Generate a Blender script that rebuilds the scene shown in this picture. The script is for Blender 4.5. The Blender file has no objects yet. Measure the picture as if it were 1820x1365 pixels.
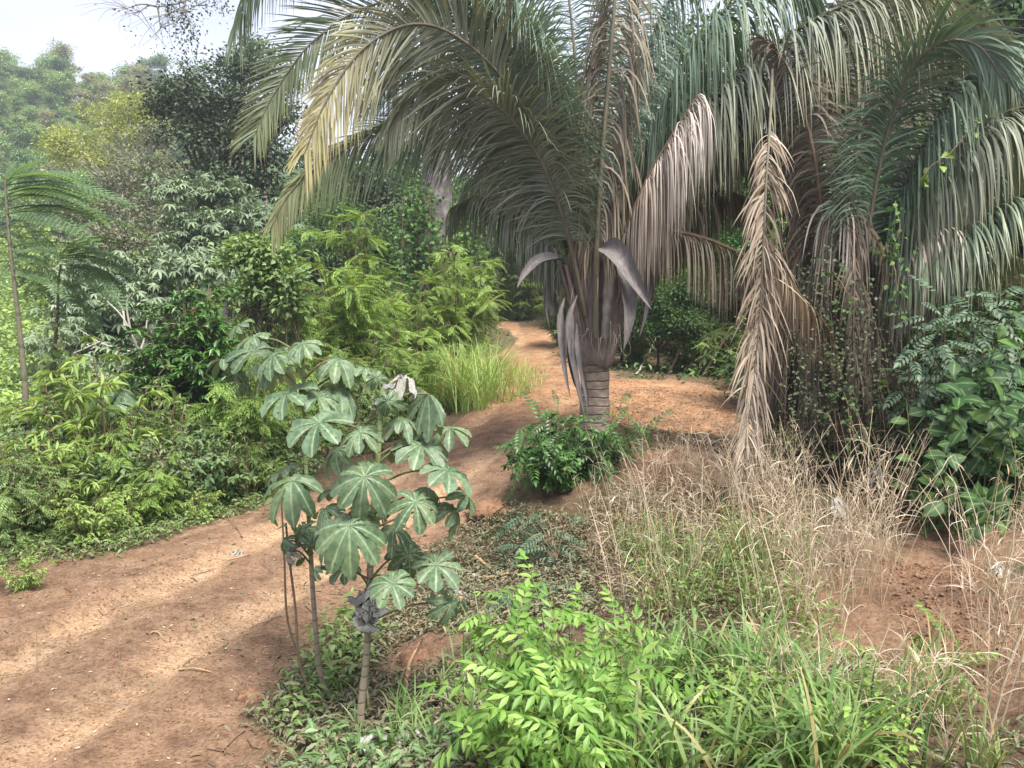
import bpy, math
import numpy as np
from mathutils import Matrix, Vector

# ------------------------------------------------------------------ camera
C = bpy.context.scene.collection
SC = bpy.context.scene
W0, H0, LENS = 1820.0, 1365.0, 28.0
FPX = W0 * LENS / 36.0
PITCH = math.atan(182.5 / FPX)
CAMZ = 4.0
cam_d = bpy.data.cameras.new('camera')
cam_d.lens = LENS; cam_d.sensor_width = 36.0
cam_d.clip_start = 0.1; cam_d.clip_end = 2000.0
cam = bpy.data.objects.new('camera', cam_d); C.objects.link(cam)
cam.location = (0, 0, CAMZ)
cam.rotation_euler = (math.pi / 2 - PITCH, 0, 0)
SC.camera = cam

# ------------------------------------------------------------------ world, sun, exposure
SUN_EL, SUN_AZ = 60.0, 150.0       # azimuth from +Y, positive = to the right
SUN_STR, SUN_ANG = 3.8, 20.0
SKY_STR, CLOUD_MIX = 0.10, 0.85
EXPOSURE = 1.55
world = bpy.data.worlds.new('World'); SC.world = world
world.use_nodes = True
wn = world.node_tree; wn.nodes.clear()
def wnode(t): return wn.nodes.new(t)
sky = wnode('ShaderNodeTexSky'); sky.sky_type = 'NISHITA'; sky.sun_disc = False
sky.sun_elevation = math.radians(SUN_EL); sky.sun_rotation = math.radians(SUN_AZ)
sky.air_density = 1.2; sky.dust_density = 2.5; sky.ozone_density = 1.0
tc = wnode('ShaderNodeTexCoord')
mpw = wnode('ShaderNodeMapping'); mpw.inputs['Scale'].default_value = (1.0, 1.0, 2.6)
nz = wnode('ShaderNodeTexNoise'); nz.inputs['Scale'].default_value = 2.2; nz.inputs['Detail'].default_value = 5; nz.inputs['Roughness'].default_value = .55
cr = wnode('ShaderNodeValToRGB')
cr.color_ramp.elements[0].position = .32; cr.color_ramp.elements[0].color = (3.0, 3.15, 3.95, 1)
cr.color_ramp.elements[1].position = .68; cr.color_ramp.elements[1].color = (4.5, 4.65, 5.3, 1)
mx = wnode('ShaderNodeMixRGB'); mx.inputs[0].default_value = CLOUD_MIX
bg = wnode('ShaderNodeBackground'); bg.inputs['Strength'].default_value = SKY_STR
wo = wnode('ShaderNodeOutputWorld')
wl = wn.links.new
wl(tc.outputs['Generated'], mpw.inputs['Vector']); wl(mpw.outputs[0], nz.inputs['Vector']); wl(nz.outputs['Fac'], cr.inputs['Fac'])
wl(sky.outputs[0], mx.inputs[1]); wl(cr.outputs[0], mx.inputs[2]); wl(mx.outputs[0], bg.inputs['Color']); wl(bg.outputs[0], wo.inputs['Surface'])

sun_d = bpy.data.lights.new('sun', 'SUN'); sun_d.energy = SUN_STR; sun_d.angle = math.radians(SUN_ANG)
sun_d.color = (1.0, .945, .85)
sun = bpy.data.objects.new('sun', sun_d); C.objects.link(sun)
_el, _az = math.radians(SUN_EL), math.radians(SUN_AZ)
_sd = Vector((math.cos(_el) * math.sin(_az), math.cos(_el) * math.cos(_az), math.sin(_el)))
sun.location = (0, 0, 60)
sun.rotation_euler = _sd.to_track_quat('Z', 'Y').to_euler()

SC.view_settings.view_transform = 'Standard'
SC.view_settings.look = 'None'
SC.view_settings.gamma = 1.0
SC.view_settings.exposure = EXPOSURE
SC.view_settings.use_curve_mapping = False
SC.render.engine = 'CYCLES'
SC.cycles.max_bounces = 10
SC.cycles.diffuse_bounces = 7
SC.cycles.glossy_bounces = 2
SC.cycles.transmission_bounces = 7
SC.cycles.transparent_max_bounces = 4
SC.cycles.volume_bounces = 0
SC.cycles.use_denoising = True

# ------------------------------------------------------------------ helpers: pixels of the photograph to points
def ray(px, py):
    dx = (np.asarray(px, float) - 910.0) / FPX; dy = (682.5 - np.asarray(py, float)) / FPX
    cp, sp = math.cos(PITCH), math.sin(PITCH)
    return dx, cp + dy * sp, -sp + dy * cp
def P(px, py, D):
    x, y, z = ray(px, py); k = D / y
    return np.array([x * k, D + 0.0 * k, CAMZ + z * k]).T
def PP(lst): return np.array([P(*t) for t in lst])

# ------------------------------------------------------------------ helpers: noise
def _hash(ix, iy, seed):
    h = (ix * 374761393 + iy * 668265263 + seed * 974711) & 0xFFFFFFFF
    h = ((h ^ (h >> 13)) * 1274126177) & 0xFFFFFFFF
    return ((h ^ (h >> 16)) & 0xFFFF) / 65535.0
def vnoise(x, y, seed=0):
    x = np.asarray(x, float); y = np.asarray(y, float)
    ix = np.floor(x).astype(np.int64); iy = np.floor(y).astype(np.int64)
    fx = x - ix; fy = y - iy
    fx = fx * fx * (3 - 2 * fx); fy = fy * fy * (3 - 2 * fy)
    a = _hash(ix, iy, seed); b = _hash(ix + 1, iy, seed); c = _hash(ix, iy + 1, seed); d = _hash(ix + 1, iy + 1, seed)
    return (a * (1 - fx) + b * fx) * (1 - fy) + (c * (1 - fx) + d * fx) * fy
def fbm(x, y, octv=4, seed=0):
    s = 0.0; a = 0.5
    for k in range(octv):
        s = s + a * (vnoise(x * 2 ** k, y * 2 ** k, seed + 17 * k) - .5); a *= .5
    return s
def smooth(e0, e1, x):
    t = np.clip((x - e0) / (e1 - e0), 0, 1); return t * t * (3 - 2 * t)
def nrmz(v):
    return v / np.maximum(np.linalg.norm(v, axis=-1, keepdims=True), 1e-9)

# ------------------------------------------------------------------ helpers: meshes
class MB:
    def __init__(s): s.V = []; s.F = []; s.M = []; s.n = 0
    def add(s, V, F, m=None):
        V = np.asarray(V, float).reshape(-1, 3)
        s.V.append(V)
        for f in (F if isinstance(F, list) else [F]):
            f = np.asarray(f, np.int64)
            if len(f): s.F.append(f + s.n)
        s.M.append(np.ones(len(V)) if m is None else np.broadcast_to(np.asarray(m, float), (len(V),)))
        s.n += len(V)
    def mesh(s, name, mat=None, off=None, sm=True):
        V = np.concatenate(s.V) if s.V else np.zeros((0, 3))
        if off is not None: V = V - np.asarray(off)
        me = bpy.data.meshes.new(name)
        me.vertices.add(len(V)); me.vertices.foreach_set('co', V.astype(np.float32).ravel())
        idx = np.concatenate([f.ravel() for f in s.F]); tot = np.concatenate([np.full(len(f), f.shape[1]) for f in s.F])
        st = np.concatenate([[0], np.cumsum(tot)[:-1]])
        me.loops.add(len(idx)); me.loops.foreach_set('vertex_index', idx.astype(np.int32))
        me.polygons.add(len(tot)); me.polygons.foreach_set('loop_start', st.astype(np.int32))
        me.polygons.foreach_set('loop_total', tot.astype(np.int32))
        me.polygons.foreach_set('use_smooth', np.full(len(tot), sm))
        at = me.attributes.new('m', 'FLOAT', 'POINT'); at.data.foreach_set('value', np.concatenate(s.M).astype(np.float32))
        me.update(calc_edges=True)
        if mat: me.materials.append(mat)
        return me
    def inst(s, tv, tf, pos, dirv, nrm, sc, tm=None):
        pos = np.asarray(pos, float).reshape(-1, 3); N = len(pos)
        if N == 0: return
        y = nrmz(np.asarray(dirv, float).reshape(-1, 3)); up = np.asarray(nrm, float).reshape(-1, 3)
        z = up - (up * y).sum(1, keepdims=True) * y
        bad = np.linalg.norm(z, axis=1) < 1e-4
        if bad.any(): z[bad] = np.cross(y[bad], [.3, .9, .1])
        z = nrmz(z); x = np.cross(y, z)
        sc = np.asarray(sc, float)
        if sc.ndim < 2: sc = np.repeat(np.broadcast_to(sc, (N,))[:, None], 3, 1)
        L = tv[None] * sc[:, None, :]
        V = pos[:, None] + L[..., 0:1] * x[:, None] + L[..., 1:2] * y[:, None] + L[..., 2:3] * z[:, None]
        n = len(tv)
        F = [(f[None] + (np.arange(N) * n)[:, None, None]).reshape(-1, f.shape[1]) for f in (tf if isinstance(tf, list) else [tf])]
        s.add(V, F, None if tm is None else np.tile(tm, N))

def frames(pts):
    T = np.gradient(pts, axis=0); T = nrmz(T)
    a = np.array([0, 0, 1.0]) if abs(T[0][2]) < .9 else np.array([1.0, 0, 0])
    u = nrmz(np.cross(T[0], a)); U = [u]
    for i in range(1, len(T)):
        u = u - T[i] * np.dot(u, T[i]); u = u / max(np.linalg.norm(u), 1e-9); U.append(u)
    U = np.array(U); return T, U, np.cross(T, U)
def tube(mb, pts, rad, sides=6, m=1.0, flat=1.0):
    pts = np.asarray(pts, float); n = len(pts); rad = np.broadcast_to(np.asarray(rad, float), (n,))
    T, U, B = frames(pts)
    a = np.arange(sides) * 2 * math.pi / sides
    V = pts[:, None] + rad[:, None, None] * (np.cos(a)[None, :, None] * U[:, None] + flat * np.sin(a)[None, :, None] * B[:, None])
    i, j = np.meshgrid(np.arange(n - 1), np.arange(sides), indexing='ij'); j2 = (j + 1) % sides
    F = np.stack([i * sides + j, i * sides + j2, (i + 1) * sides + j2, (i + 1) * sides + j], -1).reshape(-1, 4)
    mm = np.broadcast_to(np.asarray(m, float), (n,))
    mb.add(V.reshape(-1, 3), [F], np.repeat(mm, sides))
def spline(ctrl, n=40):
    c = np.asarray(ctrl, float)
    c = np.vstack([2 * c[0] - c[1], c, 2 * c[-1] - c[-2]]); out = []
    for i in range(1, len(c) - 2):
        t = np.linspace(0, 1, 14, endpoint=False)[:, None]
        p0, p1, p2, p3 = c[i - 1], c[i], c[i + 1], c[i + 2]
        out.append(.5 * (2 * p1 + (p2 - p0) * t + (2 * p0 - 5 * p1 + 4 * p2 - p3) * t ** 2 + (3 * p1 - p0 - 3 * p2 + p3) * t ** 3))
    out.append(c[-2][None]); q = np.concatenate(out)
    d = np.concatenate([[0], np.cumsum(np.linalg.norm(np.diff(q, axis=0), axis=1))])
    s = np.linspace(0, d[-1], n)
    return np.stack([np.interp(s, d, q[:, k]) for k in range(3)], 1)

# ------------------------------------------------------------------ helpers: objects
def thing(name, loc, label, cat, group=None, rz=0, sc=1.0):
    o = bpy.data.objects.new(name, None); C.objects.link(o)
    o.empty_display_size = .2
    o.location = loc; o.rotation_euler = (0, 0, rz); o.scale = (sc, sc, sc)
    o['label'] = label; o['category'] = cat
    if group: o['group'] = group
    return o
def part(name, mb, mat, parent, off=None, label=None, kind=None, sm=True):
    if isinstance(mb, MB):
        if off is None and parent is not None:
            r = parent
            while r.parent: r = r.parent
            off = r.location
        mb = mb.mesh(name, mat, off, sm)
    o = bpy.data.objects.new(name, mb); C.objects.link(o); o.parent = parent
    if label: o['label'] = label
    if kind: o['kind'] = kind
    return o
def single(name, mb, mat, loc, label, cat, group=None, kind=None, sm=True):
    o = bpy.data.objects.new(name, mb.mesh(name, mat, loc, sm)); C.objects.link(o); o.location = loc
    if label: o['label'] = label
    if cat: o['category'] = cat
    if group: o['group'] = group
    if kind: o['kind'] = kind
    return o
def copy_tree(r, loc, label, cat=None, group=None, rz=0, sc=1.0):
    c = r.copy(); C.objects.link(c); c.location = loc; c.rotation_euler = (0, 0, rz); c.scale = (sc,) * 3 if np.isscalar(sc) else sc
    c['label'] = label
    if cat: c['category'] = cat
    if group: c['group'] = group
    elif 'group' in c.keys(): del c['group']
    for ch in list(r.children):
        k = ch.copy(); C.objects.link(k); k.parent = c
        for g in list(ch.children):
            h = g.copy(); C.objects.link(h); h.parent = k
    return c
class Kind:
    """one kind of plant: the first placing uses the built one, later ones copy it"""
    def __init__(s, builder): s.b = builder; s.root = None
    def put(s, loc, label, cat, group=None, rz=0, sc=1.0):
        if s.root is None:
            s.root = s.b(); r = s.root
            r.location = loc; r.rotation_euler = (0, 0, rz); r.scale = (sc,) * 3 if np.isscalar(sc) else sc
            r['label'] = label; r['category'] = cat
            if group: r['group'] = group
            return r
        return copy_tree(s.root, loc, label, cat, group, rz, sc)

# ------------------------------------------------------------------ materials
def newmat(name):
    m = bpy.data.materials.new(name); m.use_nodes = True; nt = m.node_tree; nt.nodes.clear()
    return m, nt, nt.nodes.new, nt.links.new
def ramp(N, cols, pos=None):
    r = N('ShaderNodeValToRGB'); e = r.color_ramp.elements
    while len(e) < len(cols): e.new(.5)
    for i, c in enumerate(cols):
        e[i].position = (pos[i] if pos else i / max(1, len(cols) - 1)); e[i].color = (*c, 1)
    return r
def leaf_mat(name, cols, tr=.3, rough=.5, spec=.25, mid=None, dry=None, back=None, patch=.25, pscale=1.2, blotch=None, holes=None):
    m, nt, N, L = newmat(name)
    geo = N('ShaderNodeNewGeometry'); oi = N('ShaderNodeObjectInfo'); tcx = N('ShaderNodeTexCoord')
    add = N('ShaderNodeMath'); add.operation = 'ADD'; L(geo.outputs['Random Per Island'], add.inputs[0]); L(oi.outputs['Random'], add.inputs[1])
    fr = N('ShaderNodeMath'); fr.operation = 'FRACT'; L(add.outputs[0], fr.inputs[0])
    r = ramp(N, cols); L(fr.outputs[0], r.inputs['Fac']); col = r.outputs[0]
    at = N('ShaderNodeAttribute'); at.attribute_name = 'm'
    if mid:
        rr = ramp(N, [(1, 1, 1), (0, 0, 0)], [.02, .22]); L(at.outputs['Fac'], rr.inputs['Fac'])
        mm = N('ShaderNodeMixRGB'); L(rr.outputs[0], mm.inputs[0]); L(col, mm.inputs[1]); mm.inputs[2].default_value = (*mid, 1); col = mm.outputs[0]
    if dry:
        mm = N('ShaderNodeMixRGB'); L(at.outputs['Fac'], mm.inputs[0]); L(col, mm.inputs[1])
        rd = ramp(N, dry if isinstance(dry, list) else [dry, dry]); L(fr.outputs[0], rd.inputs['Fac']); L(rd.outputs[0], mm.inputs[2]); col = mm.outputs[0]
    # natural unevenness of colour over the plant
    nz = N('ShaderNodeTexNoise'); nz.inputs['Scale'].default_value = pscale; nz.inputs['Detail'].default_value = 3
    L(tcx.outputs['Object'], nz.inputs['Vector'])
    mr = N('ShaderNodeMapRange'); mr.inputs[1].default_value = .3; mr.inputs[2].default_value = .7; mr.inputs[3].default_value = 1 - patch; mr.inputs[4].default_value = 1 + patch
    L(nz.outputs['Fac'], mr.inputs[0])
    hs = N('ShaderNodeHueSaturation'); L(col, hs.inputs['Color']); L(mr.outputs[0], hs.inputs['Value']); col = hs.outputs[0]
    if blotch:
        nb = N('ShaderNodeTexNoise'); nb.inputs['Scale'].default_value = blotch[1]; nb.inputs['Detail'].default_value = 4; nb.inputs['Roughness'].default_value = .7
        va = N('ShaderNodeVectorMath'); va.operation = 'SCALE'; cv = N('ShaderNodeCombineXYZ'); L(fr.outputs[0], cv.inputs[0]); L(fr.outputs[0], cv.inputs[1]); L(cv.outputs[0], va.inputs[0]); va.inputs['Scale'].default_value = 37.0
        vb = N('ShaderNodeVectorMath'); vb.operation = 'ADD'; L(tcx.outputs['Object'], vb.inputs[0]); L(va.outputs[0], vb.inputs[1]); L(vb.outputs[0], nb.inputs['Vector'])
        rb = ramp(N, [(0, 0, 0), (1, 1, 1)], [blotch[2], blotch[2] + .07]); L(nb.outputs['Fac'], rb.inputs['Fac'])
        mm = N('ShaderNodeMixRGB'); L(rb.outputs[0], mm.inputs[0]); L(col, mm.inputs[1]); mm.inputs[2].default_value = (*blotch[0], 1); col = mm.outputs[0]
    if back:
        mb_ = N('ShaderNodeMixRGB'); L(geo.outputs['Backfacing'], mb_.inputs[0]); L(col, mb_.inputs[1]); mb_.inputs[2].default_value = (*back, 1); col = mb_.outputs[0]
    p = N('ShaderNodeBsdfPrincipled'); p.inputs['Roughness'].default_value = rough; p.inputs['Specular IOR Level'].default_value = spec
    L(col, p.inputs['Base Color'])
    out = N('ShaderNodeOutputMaterial')
    if holes:
        nh = N('ShaderNodeTexNoise'); nh.inputs['Scale'].default_value = holes[0]; nh.inputs['Detail'].default_value = 1; L(vb.outputs[0], nh.inputs['Vector'])
        rh = ramp(N, [(0, 0, 0), (1, 1, 1)], [holes[1], holes[1] + .01]); L(nh.outputs['Fac'], rh.inputs['Fac'])
        hm = N('ShaderNodeMixShader'); th = N('ShaderNodeBsdfTransparent'); L(rh.outputs[0], hm.inputs[0]); L(th.outputs[0], hm.inputs[2]); L(hm.outputs[0], out.inputs[0])
    dst = hm.inputs[1] if holes else out.inputs[0]
    if tr > 0:
        t = N('ShaderNodeBsdfTranslucent'); tb = N('ShaderNodeMixRGB'); tb.blend_type = 'MULTIPLY'; tb.inputs[0].default_value = 1
        L(col, tb.inputs[1]); tb.inputs[2].default_value = (1.35, 1.25, .6, 1); L(tb.outputs[0], t.inputs['Color'])
        mxs = N('ShaderNodeMixShader'); mxs.inputs[0].default_value = tr; L(p.outputs[0], mxs.inputs[1]); L(t.outputs[0], mxs.inputs[2]); L(mxs.outputs[0], dst)
    else: L(p.outputs[0], dst)
    return m
def bark_mat(name, cols, scale=(14, 14, 3), rough=.85, bump=.5, rings=None, ringcol=None):
    m, nt, N, L = newmat(name)
    t = N('ShaderNodeTexCoord'); mp = N('ShaderNodeMapping'); mp.inputs['Scale'].default_value = scale; L(t.outputs['Object'], mp.inputs[0])
    nz = N('ShaderNodeTexNoise'); nz.inputs['Scale'].default_value = 1; nz.inputs['Detail'].default_value = 6; nz.inputs['Roughness'].default_value = .65; L(mp.outputs[0], nz.inputs['Vector'])
    r = ramp(N, cols, [.3 + .4 * i / (len(cols) - 1) for i in range(len(cols))]); L(nz.outputs['Fac'], r.inputs['Fac']); col = r.outputs[0]
    h = nz.outputs['Fac']
    if rings:
        sx = N('ShaderNodeSeparateXYZ'); L(t.outputs['Object'], sx.inputs[0])
        nz2 = N('ShaderNodeTexNoise'); nz2.inputs['Scale'].default_value = 3; L(t.outputs['Object'], nz2.inputs['Vector'])
        a = N('ShaderNodeMath'); a.operation = 'MULTIPLY_ADD'; L(nz2.outputs['Fac'], a.inputs[0]); a.inputs[1].default_value = .12; L(sx.outputs[2], a.inputs[2])
        b = N('ShaderNodeMath'); b.operation = 'MULTIPLY'; b.inputs[1].default_value = rings; L(a.outputs[0], b.inputs[0])
        c = N('ShaderNodeMath'); c.operation = 'FRACT'; L(b.outputs[0], c.inputs[0])
        rr = ramp(N, [(1, 1, 1), (0, 0, 0), (0, 0, 0), (1, 1, 1)], [0, .12, .9, 1]); L(c.outputs[0], rr.inputs['Fac'])
        mm = N('ShaderNodeMixRGB'); L(rr.outputs[0], mm.inputs[0]); L(col, mm.inputs[1]); mm.inputs[2].default_value = (*ringcol, 1); col = mm.outputs[0]
        ad = N('ShaderNodeMath'); ad.operation = 'SUBTRACT'; L(nz.outputs['Fac'], ad.inputs[0]); L(rr.outputs[0], ad.inputs[1]); h = ad.outputs[0]
    bm = N('ShaderNodeBump'); bm.inputs['Strength'].default_value = bump; bm.inputs['Distance'].default_value = .02; L(h, bm.inputs['Height'])
    p = N('ShaderNodeBsdfPrincipled'); p.inputs['Roughness'].default_value = rough; p.inputs['Specular IOR Level'].default_value = .2
    L(col, p.inputs['Base Color']); L(bm.outputs[0], p.inputs['Normal'])
    out = N('ShaderNodeOutputMaterial'); L(p.outputs[0], out.inputs[0]); return m

# leaf templates: y along the leaf, z its upper side
LO_V = np.array([[0, 0, 0], [-.5, .42, .1], [0, 1, -.12], [.5, .42, .1]]); LO_F = [np.array([[0, 2, 1], [0, 3, 2]])]
def leaf_hi(w=.42, droop=.18, fold=.12, wide=.45):
    ts = [0, .18, .45, .75, 1.0]; V = []; m = []
    for t in ts:
        ww = w * .5 * (t / wide) ** .7 if t < wide else w * .5 * (max(0, 1 - (t - wide) / (1 - wide)) ** .75)
        zc = -droop * t * t
        V += [[-ww, t, zc + fold * ww * 2], [0, t, zc], [ww, t, zc + fold * ww * 2]]; m += [1, 0, 1]
    F = []
    for i in range(4):
        a = i * 3
        F += [[a, a + 1, a + 4, a + 3], [a + 1, a + 2, a + 5, a + 4]]
    return np.array(V, float), [np.array(F)], np.array(m, float)
HI_V, HI_F, HI_M = leaf_hi()
def pinnate(npair, lw, droop=.35, hi=False, taper=.55, ang=62, tip=True, first=.16, leafdroop=.15):
    """compound leaf of unit length; lw = (leaflet length, leaflet width)"""
    mb = MB(); n = 8
    t = np.linspace(0, 1, n); pts = np.stack([0 * t, t * (1 - .12 * droop * t), -droop * t ** 2 * .55], 1)
    tube(mb, pts, np.linspace(.008, .003, n), 3, m=0.0)
    pos = []; dr = []; sc = []
    for i in range(npair):
        s = first + (1 - first - .04) * i / max(1, npair - 1)
        c = np.array([np.interp(s, t, pts[:, k]) for k in range(3)]); tg = np.array([0, 1, -1.1 * droop * s]); tg /= np.linalg.norm(tg)
        a = math.radians(ang - 18 * s)
        for sd in (-1, 1):
            pos.append(c); dr.append(tg * math.cos(a) + np.array([sd * math.sin(a), 0, -leafdroop])); k = 1 - (1 - taper) * abs(s - .5) * 1.6; sc.append([lw[1] * k, lw[0] * k, lw[0] * k])
    if tip: pos.append(pts[-1]); dr.append([0, 1, -droop]); sc.append([lw[1], lw[0], lw[0]])
    if hi: mb.inst(HI_V * [2.38, 1, 1], HI_F, pos, dr, np.tile([0, .25, 1], (len(pos), 1)), sc, HI_M)
    else: mb.inst(LO_V, LO_F, pos, dr, np.tile([0, .25, 1], (len(pos), 1)), sc)
    V = np.concatenate(mb.V); return V, mb.F, np.concatenate(mb.M)
# ------------------------------------------------------------------ the terrain
def tps_fit(X, Y, Z):
    n = len(X); r2 = (X[:, None] - X) ** 2 + (Y[:, None] - Y) ** 2
    K = .5 * r2 * np.log(r2 + 1e-9) + np.eye(n) * .5
    A = np.zeros((n + 3, n + 3)); A[:n, :n] = K; A[:n, n] = 1; A[:n, n + 1] = X; A[:n, n + 2] = Y; A[n:, :n] = A[:n, n:].T
    return np.linalg.solve(A, np.concatenate([Z, [0, 0, 0]]))
cps = []
def gz0(px, py, z):
    x, y, zz = ray(px, py); k = (z - CAMZ) / zz; cps.append((x * k, y * k, z))
def gd(px, py, D): cps.append(tuple(P(px, py, D)))
for q in [(0, 1365), (0, 1150), (250, 1100), (400, 1000), (480, 1250), (300, 1365)]: gz0(*q, 0.0)
gz0(640, 1310, .1); gz0(650, 900, .15); gz0(520, 960, .05)
for q in [(800, 830, 14.5), (880, 720, 19), (1000, 668, 24), (1290, 705, 21.5), (1250, 770, 17), (1130, 700, 20.5), (935, 640, 33), (940, 592, 46),
          (1150, 660, 27), (1055, 790, 13.5), (1400, 850, 11.5), (1550, 930, 9.5), (1700, 1000, 8.5), (1640, 1100, 6.5), (1800, 1200, 5.0), (1800, 1050, 7.0),
          (1300, 1000, 8.5), (1050, 1000, 9.5), (900, 1000, 10.5), (850, 1200, 7.0), (1000, 1365, 4.7), (1400, 1365, 4.3), (1820, 1365, 4.0),
          (30, 790, 30), (30, 620, 46), (40, 520, 68), (100, 440, 85), (740, 770, 19.5), (700, 760, 20)]: gd(*q)
cps += [(0, 0, 2.35), (2.5, 1, 2.3), (-2.5, 1.5, 1.3), (-5, 0, .6), (6, 1, 2.3), (0, -30, 3), (-40, -30, -1), (40, -30, 3),
        (-9, 12, .0), (-8, 16, -.1), (-12, 18, -.7), (-13, 25, -1.7), (-20, 14, -1.2), (-30, 30, -2.2), (-6, 21, .1), (-5, 27, .4), (-10, 34, -.6), (-9, 10.5, .05),
        (9, 14, 1.1), (14, 10, 1.2), (14, 24, 1.3), (4, 32, 1.0), (12, 40, 2.0), (30, 20, 2), (25, 60, 5), (0, 65, 3), (-12, 55, 1.6), (45, 45, 6),
        (-70, 110, 15), (-50, 110, 14), (-95, 110, 16), (-112, 172, 41), (-72, 172, 39), (-52, 172, 31), (-30, 172, 21), (0, 172, 14), (60, 172, 13), (130, 172, 12),
        (-160, 172, 40), (-230, 172, 34), (-120, 250, 22), (0, 250, 10), (120, 250, 10), (-300, 250, 14), (-300, 60, 6), (-150, 60, 3), (150, 60, 10), (300, 60, 10),
        (300, 250, 10), (-300, -30, 0), (300, -30, 4), (-300, 400, 5), (0, 400, 5), (300, 400, 5), (-40, 60, 2.2), (-28, 85, 8), (-10, 110, 10), (60, 110, 11)]
cps = np.array(cps); _w = tps_fit(cps[:, 0], cps[:, 1], cps[:, 2])
def gz_flat(x, y):
    x = np.asarray(x, float); y = np.asarray(y, float); sh = np.broadcast(x, y).shape
    x = np.broadcast_to(x, sh).ravel(); y = np.broadcast_to(y, sh).ravel(); out = np.empty(len(x)); n = len(cps)
    for i in range(0, len(x), 20000):
        a = x[i:i + 20000]; b = y[i:i + 20000]
        r2 = (a[:, None] - cps[:, 0]) ** 2 + (b[:, None] - cps[:, 1]) ** 2
        out[i:i + 20000] = (.5 * r2 * np.log(r2 + 1e-9)) @ _w[:n] + _w[n] + _w[n + 1] * a + _w[n + 2] * b
    return out.reshape(sh)
def hit(px, py):
    dx, dy, dz = ray(px, py)
    D = np.concatenate([np.arange(3, 60, .15), np.arange(60, 220, 1.0)]); k = D / dy
    z = CAMZ + dz * k; g = gz_flat(dx * k, D); b = np.nonzero(z < g)[0]
    i = b[0] if len(b) else len(D) - 1
    return np.array([dx * k[i], D[i]])
def at(px, D):
    """ground point under photograph column px at distance D"""
    x = (px - 910.0) / FPX * D * math.cos(PITCH) ** 0
    return np.array([x, D])
ROAD = np.array([hit(*q) for q in [(-260, 1420), (-40, 1300), (200, 1160), (383, 1060), (520, 985), (650, 915), (760, 850), (850, 785), (920, 735), (975, 695)]] +
                [tuple(P(992, 668, 24)[:2]), tuple(P(962, 655, 28)[:2]), tuple(P(934, 642, 32.5)[:2]), tuple(P(950, 618, 38)[:2]), tuple(P(950, 600, 44)[:2]), tuple(P(905, 586, 50)[:2]), tuple(P(800, 580, 54)[:2])])
ROAD = spline(np.c_[ROAD, np.zeros(len(ROAD))], 160)[:, :2]
_rs = np.concatenate([[0], np.cumsum(np.linalg.norm(np.diff(ROAD, axis=0), axis=1))])
def road_sd(x, y):
    """signed distance to the road's middle and the distance along it"""
    x = np.asarray(x, float).ravel(); y = np.asarray(y, float).ravel(); d = np.full(len(x), 99.); sgn = np.ones(len(x)); al = np.zeros(len(x))
    near = (y < 62) & (y > -4) & (np.abs(x) < 16); xi = x[near]; yi = y[near]
    bd = np.full(len(xi), 1e9); bs = np.ones(len(xi)); ba = np.zeros(len(xi))
    for k in range(len(ROAD) - 1):
        a = ROAD[k]; b = ROAD[k + 1]; ab = b - a; L2 = ab @ ab
        t = np.clip(((xi - a[0]) * ab[0] + (yi - a[1]) * ab[1]) / L2, 0, 1)
        ex = xi - a[0] - t * ab[0]; ey = yi - a[1] - t * ab[1]; dd = np.hypot(ex, ey); u = dd < bd
        bd[u] = dd[u]; bs[u] = np.sign(ab[0] * ey - ab[1] * ex)[u]; ba[u] = (_rs[k] + t * math.sqrt(L2))[u]
    d[near] = bd; sgn[near] = bs; al[near] = ba
    return d, sgn, al
# patches of bare earth beside the road (px, py, radius in m, depth or None)
BARE = [(*hit(1150, 720), 3.2), (*hit(1040, 690), 2.6), (*hit(960, 760), 1.6), (*hit(950, 655), 2.2), (*hit(1230, 760), 2.0), (*hit(1080, 745), 2.2), (*hit(1000, 720), 1.8), (*hit(900, 820), 1.5), (*hit(1700, 1080), 1.3), (*hit(1600, 1040), .9), (*hit(1790, 1180), 1.0), (*hit(1680, 1170), .6),
        (*hit(40, 1060), 1.4), (*hit(1380, 990), .7), (*hit(760, 1165), .5), (*hit(330, 1365), 1.0), (*hit(1740, 960), .9), (*hit(560, 800), .5), (*hit(1270, 830), .8), (*hit(1180, 690), 2.2), (*hit(1300, 800), 1.2), (*hit(1200, 830), 1.0), (*hit(1370, 800), 1.0), (*hit(1560, 1120), 1.0), (*hit(1640, 1010), 1.0), (*hit(1460, 1040), .7)]
def ground_masks(x, y):
    d, sg, al = road_sd(x, y); x = np.ravel(x); y = np.ravel(y)
    n = fbm(x * .9, y * .9, 4, 5) * 1.1
    hw = 1.75 + .45 * np.sin(al * .21 + 1) + .6 * np.exp(-((al - 19) / 4.0) ** 2) - .72 * smooth(27, 36, al)
    road = 1 - smooth(-.35, .35, d - hw + n)
    ds = d * sg
    tr = np.exp(-((ds - .80) / .30) ** 2) + np.exp(-((ds + .80) / .30) ** 2)
    tr = tr * (.75 + .7 * np.clip(.5 + fbm(x * .5, y * .5, 3, 9) * 1.3, 0, 1)) * road
    bare = np.zeros(len(x))
    for bx, by, r in BARE: bare = np.maximum(bare, 1 - smooth(.55, 1.15, np.hypot(x - bx, y - by) / r + n * .35))
    return road, np.clip(tr, 0, 1), bare, ds, al
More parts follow.
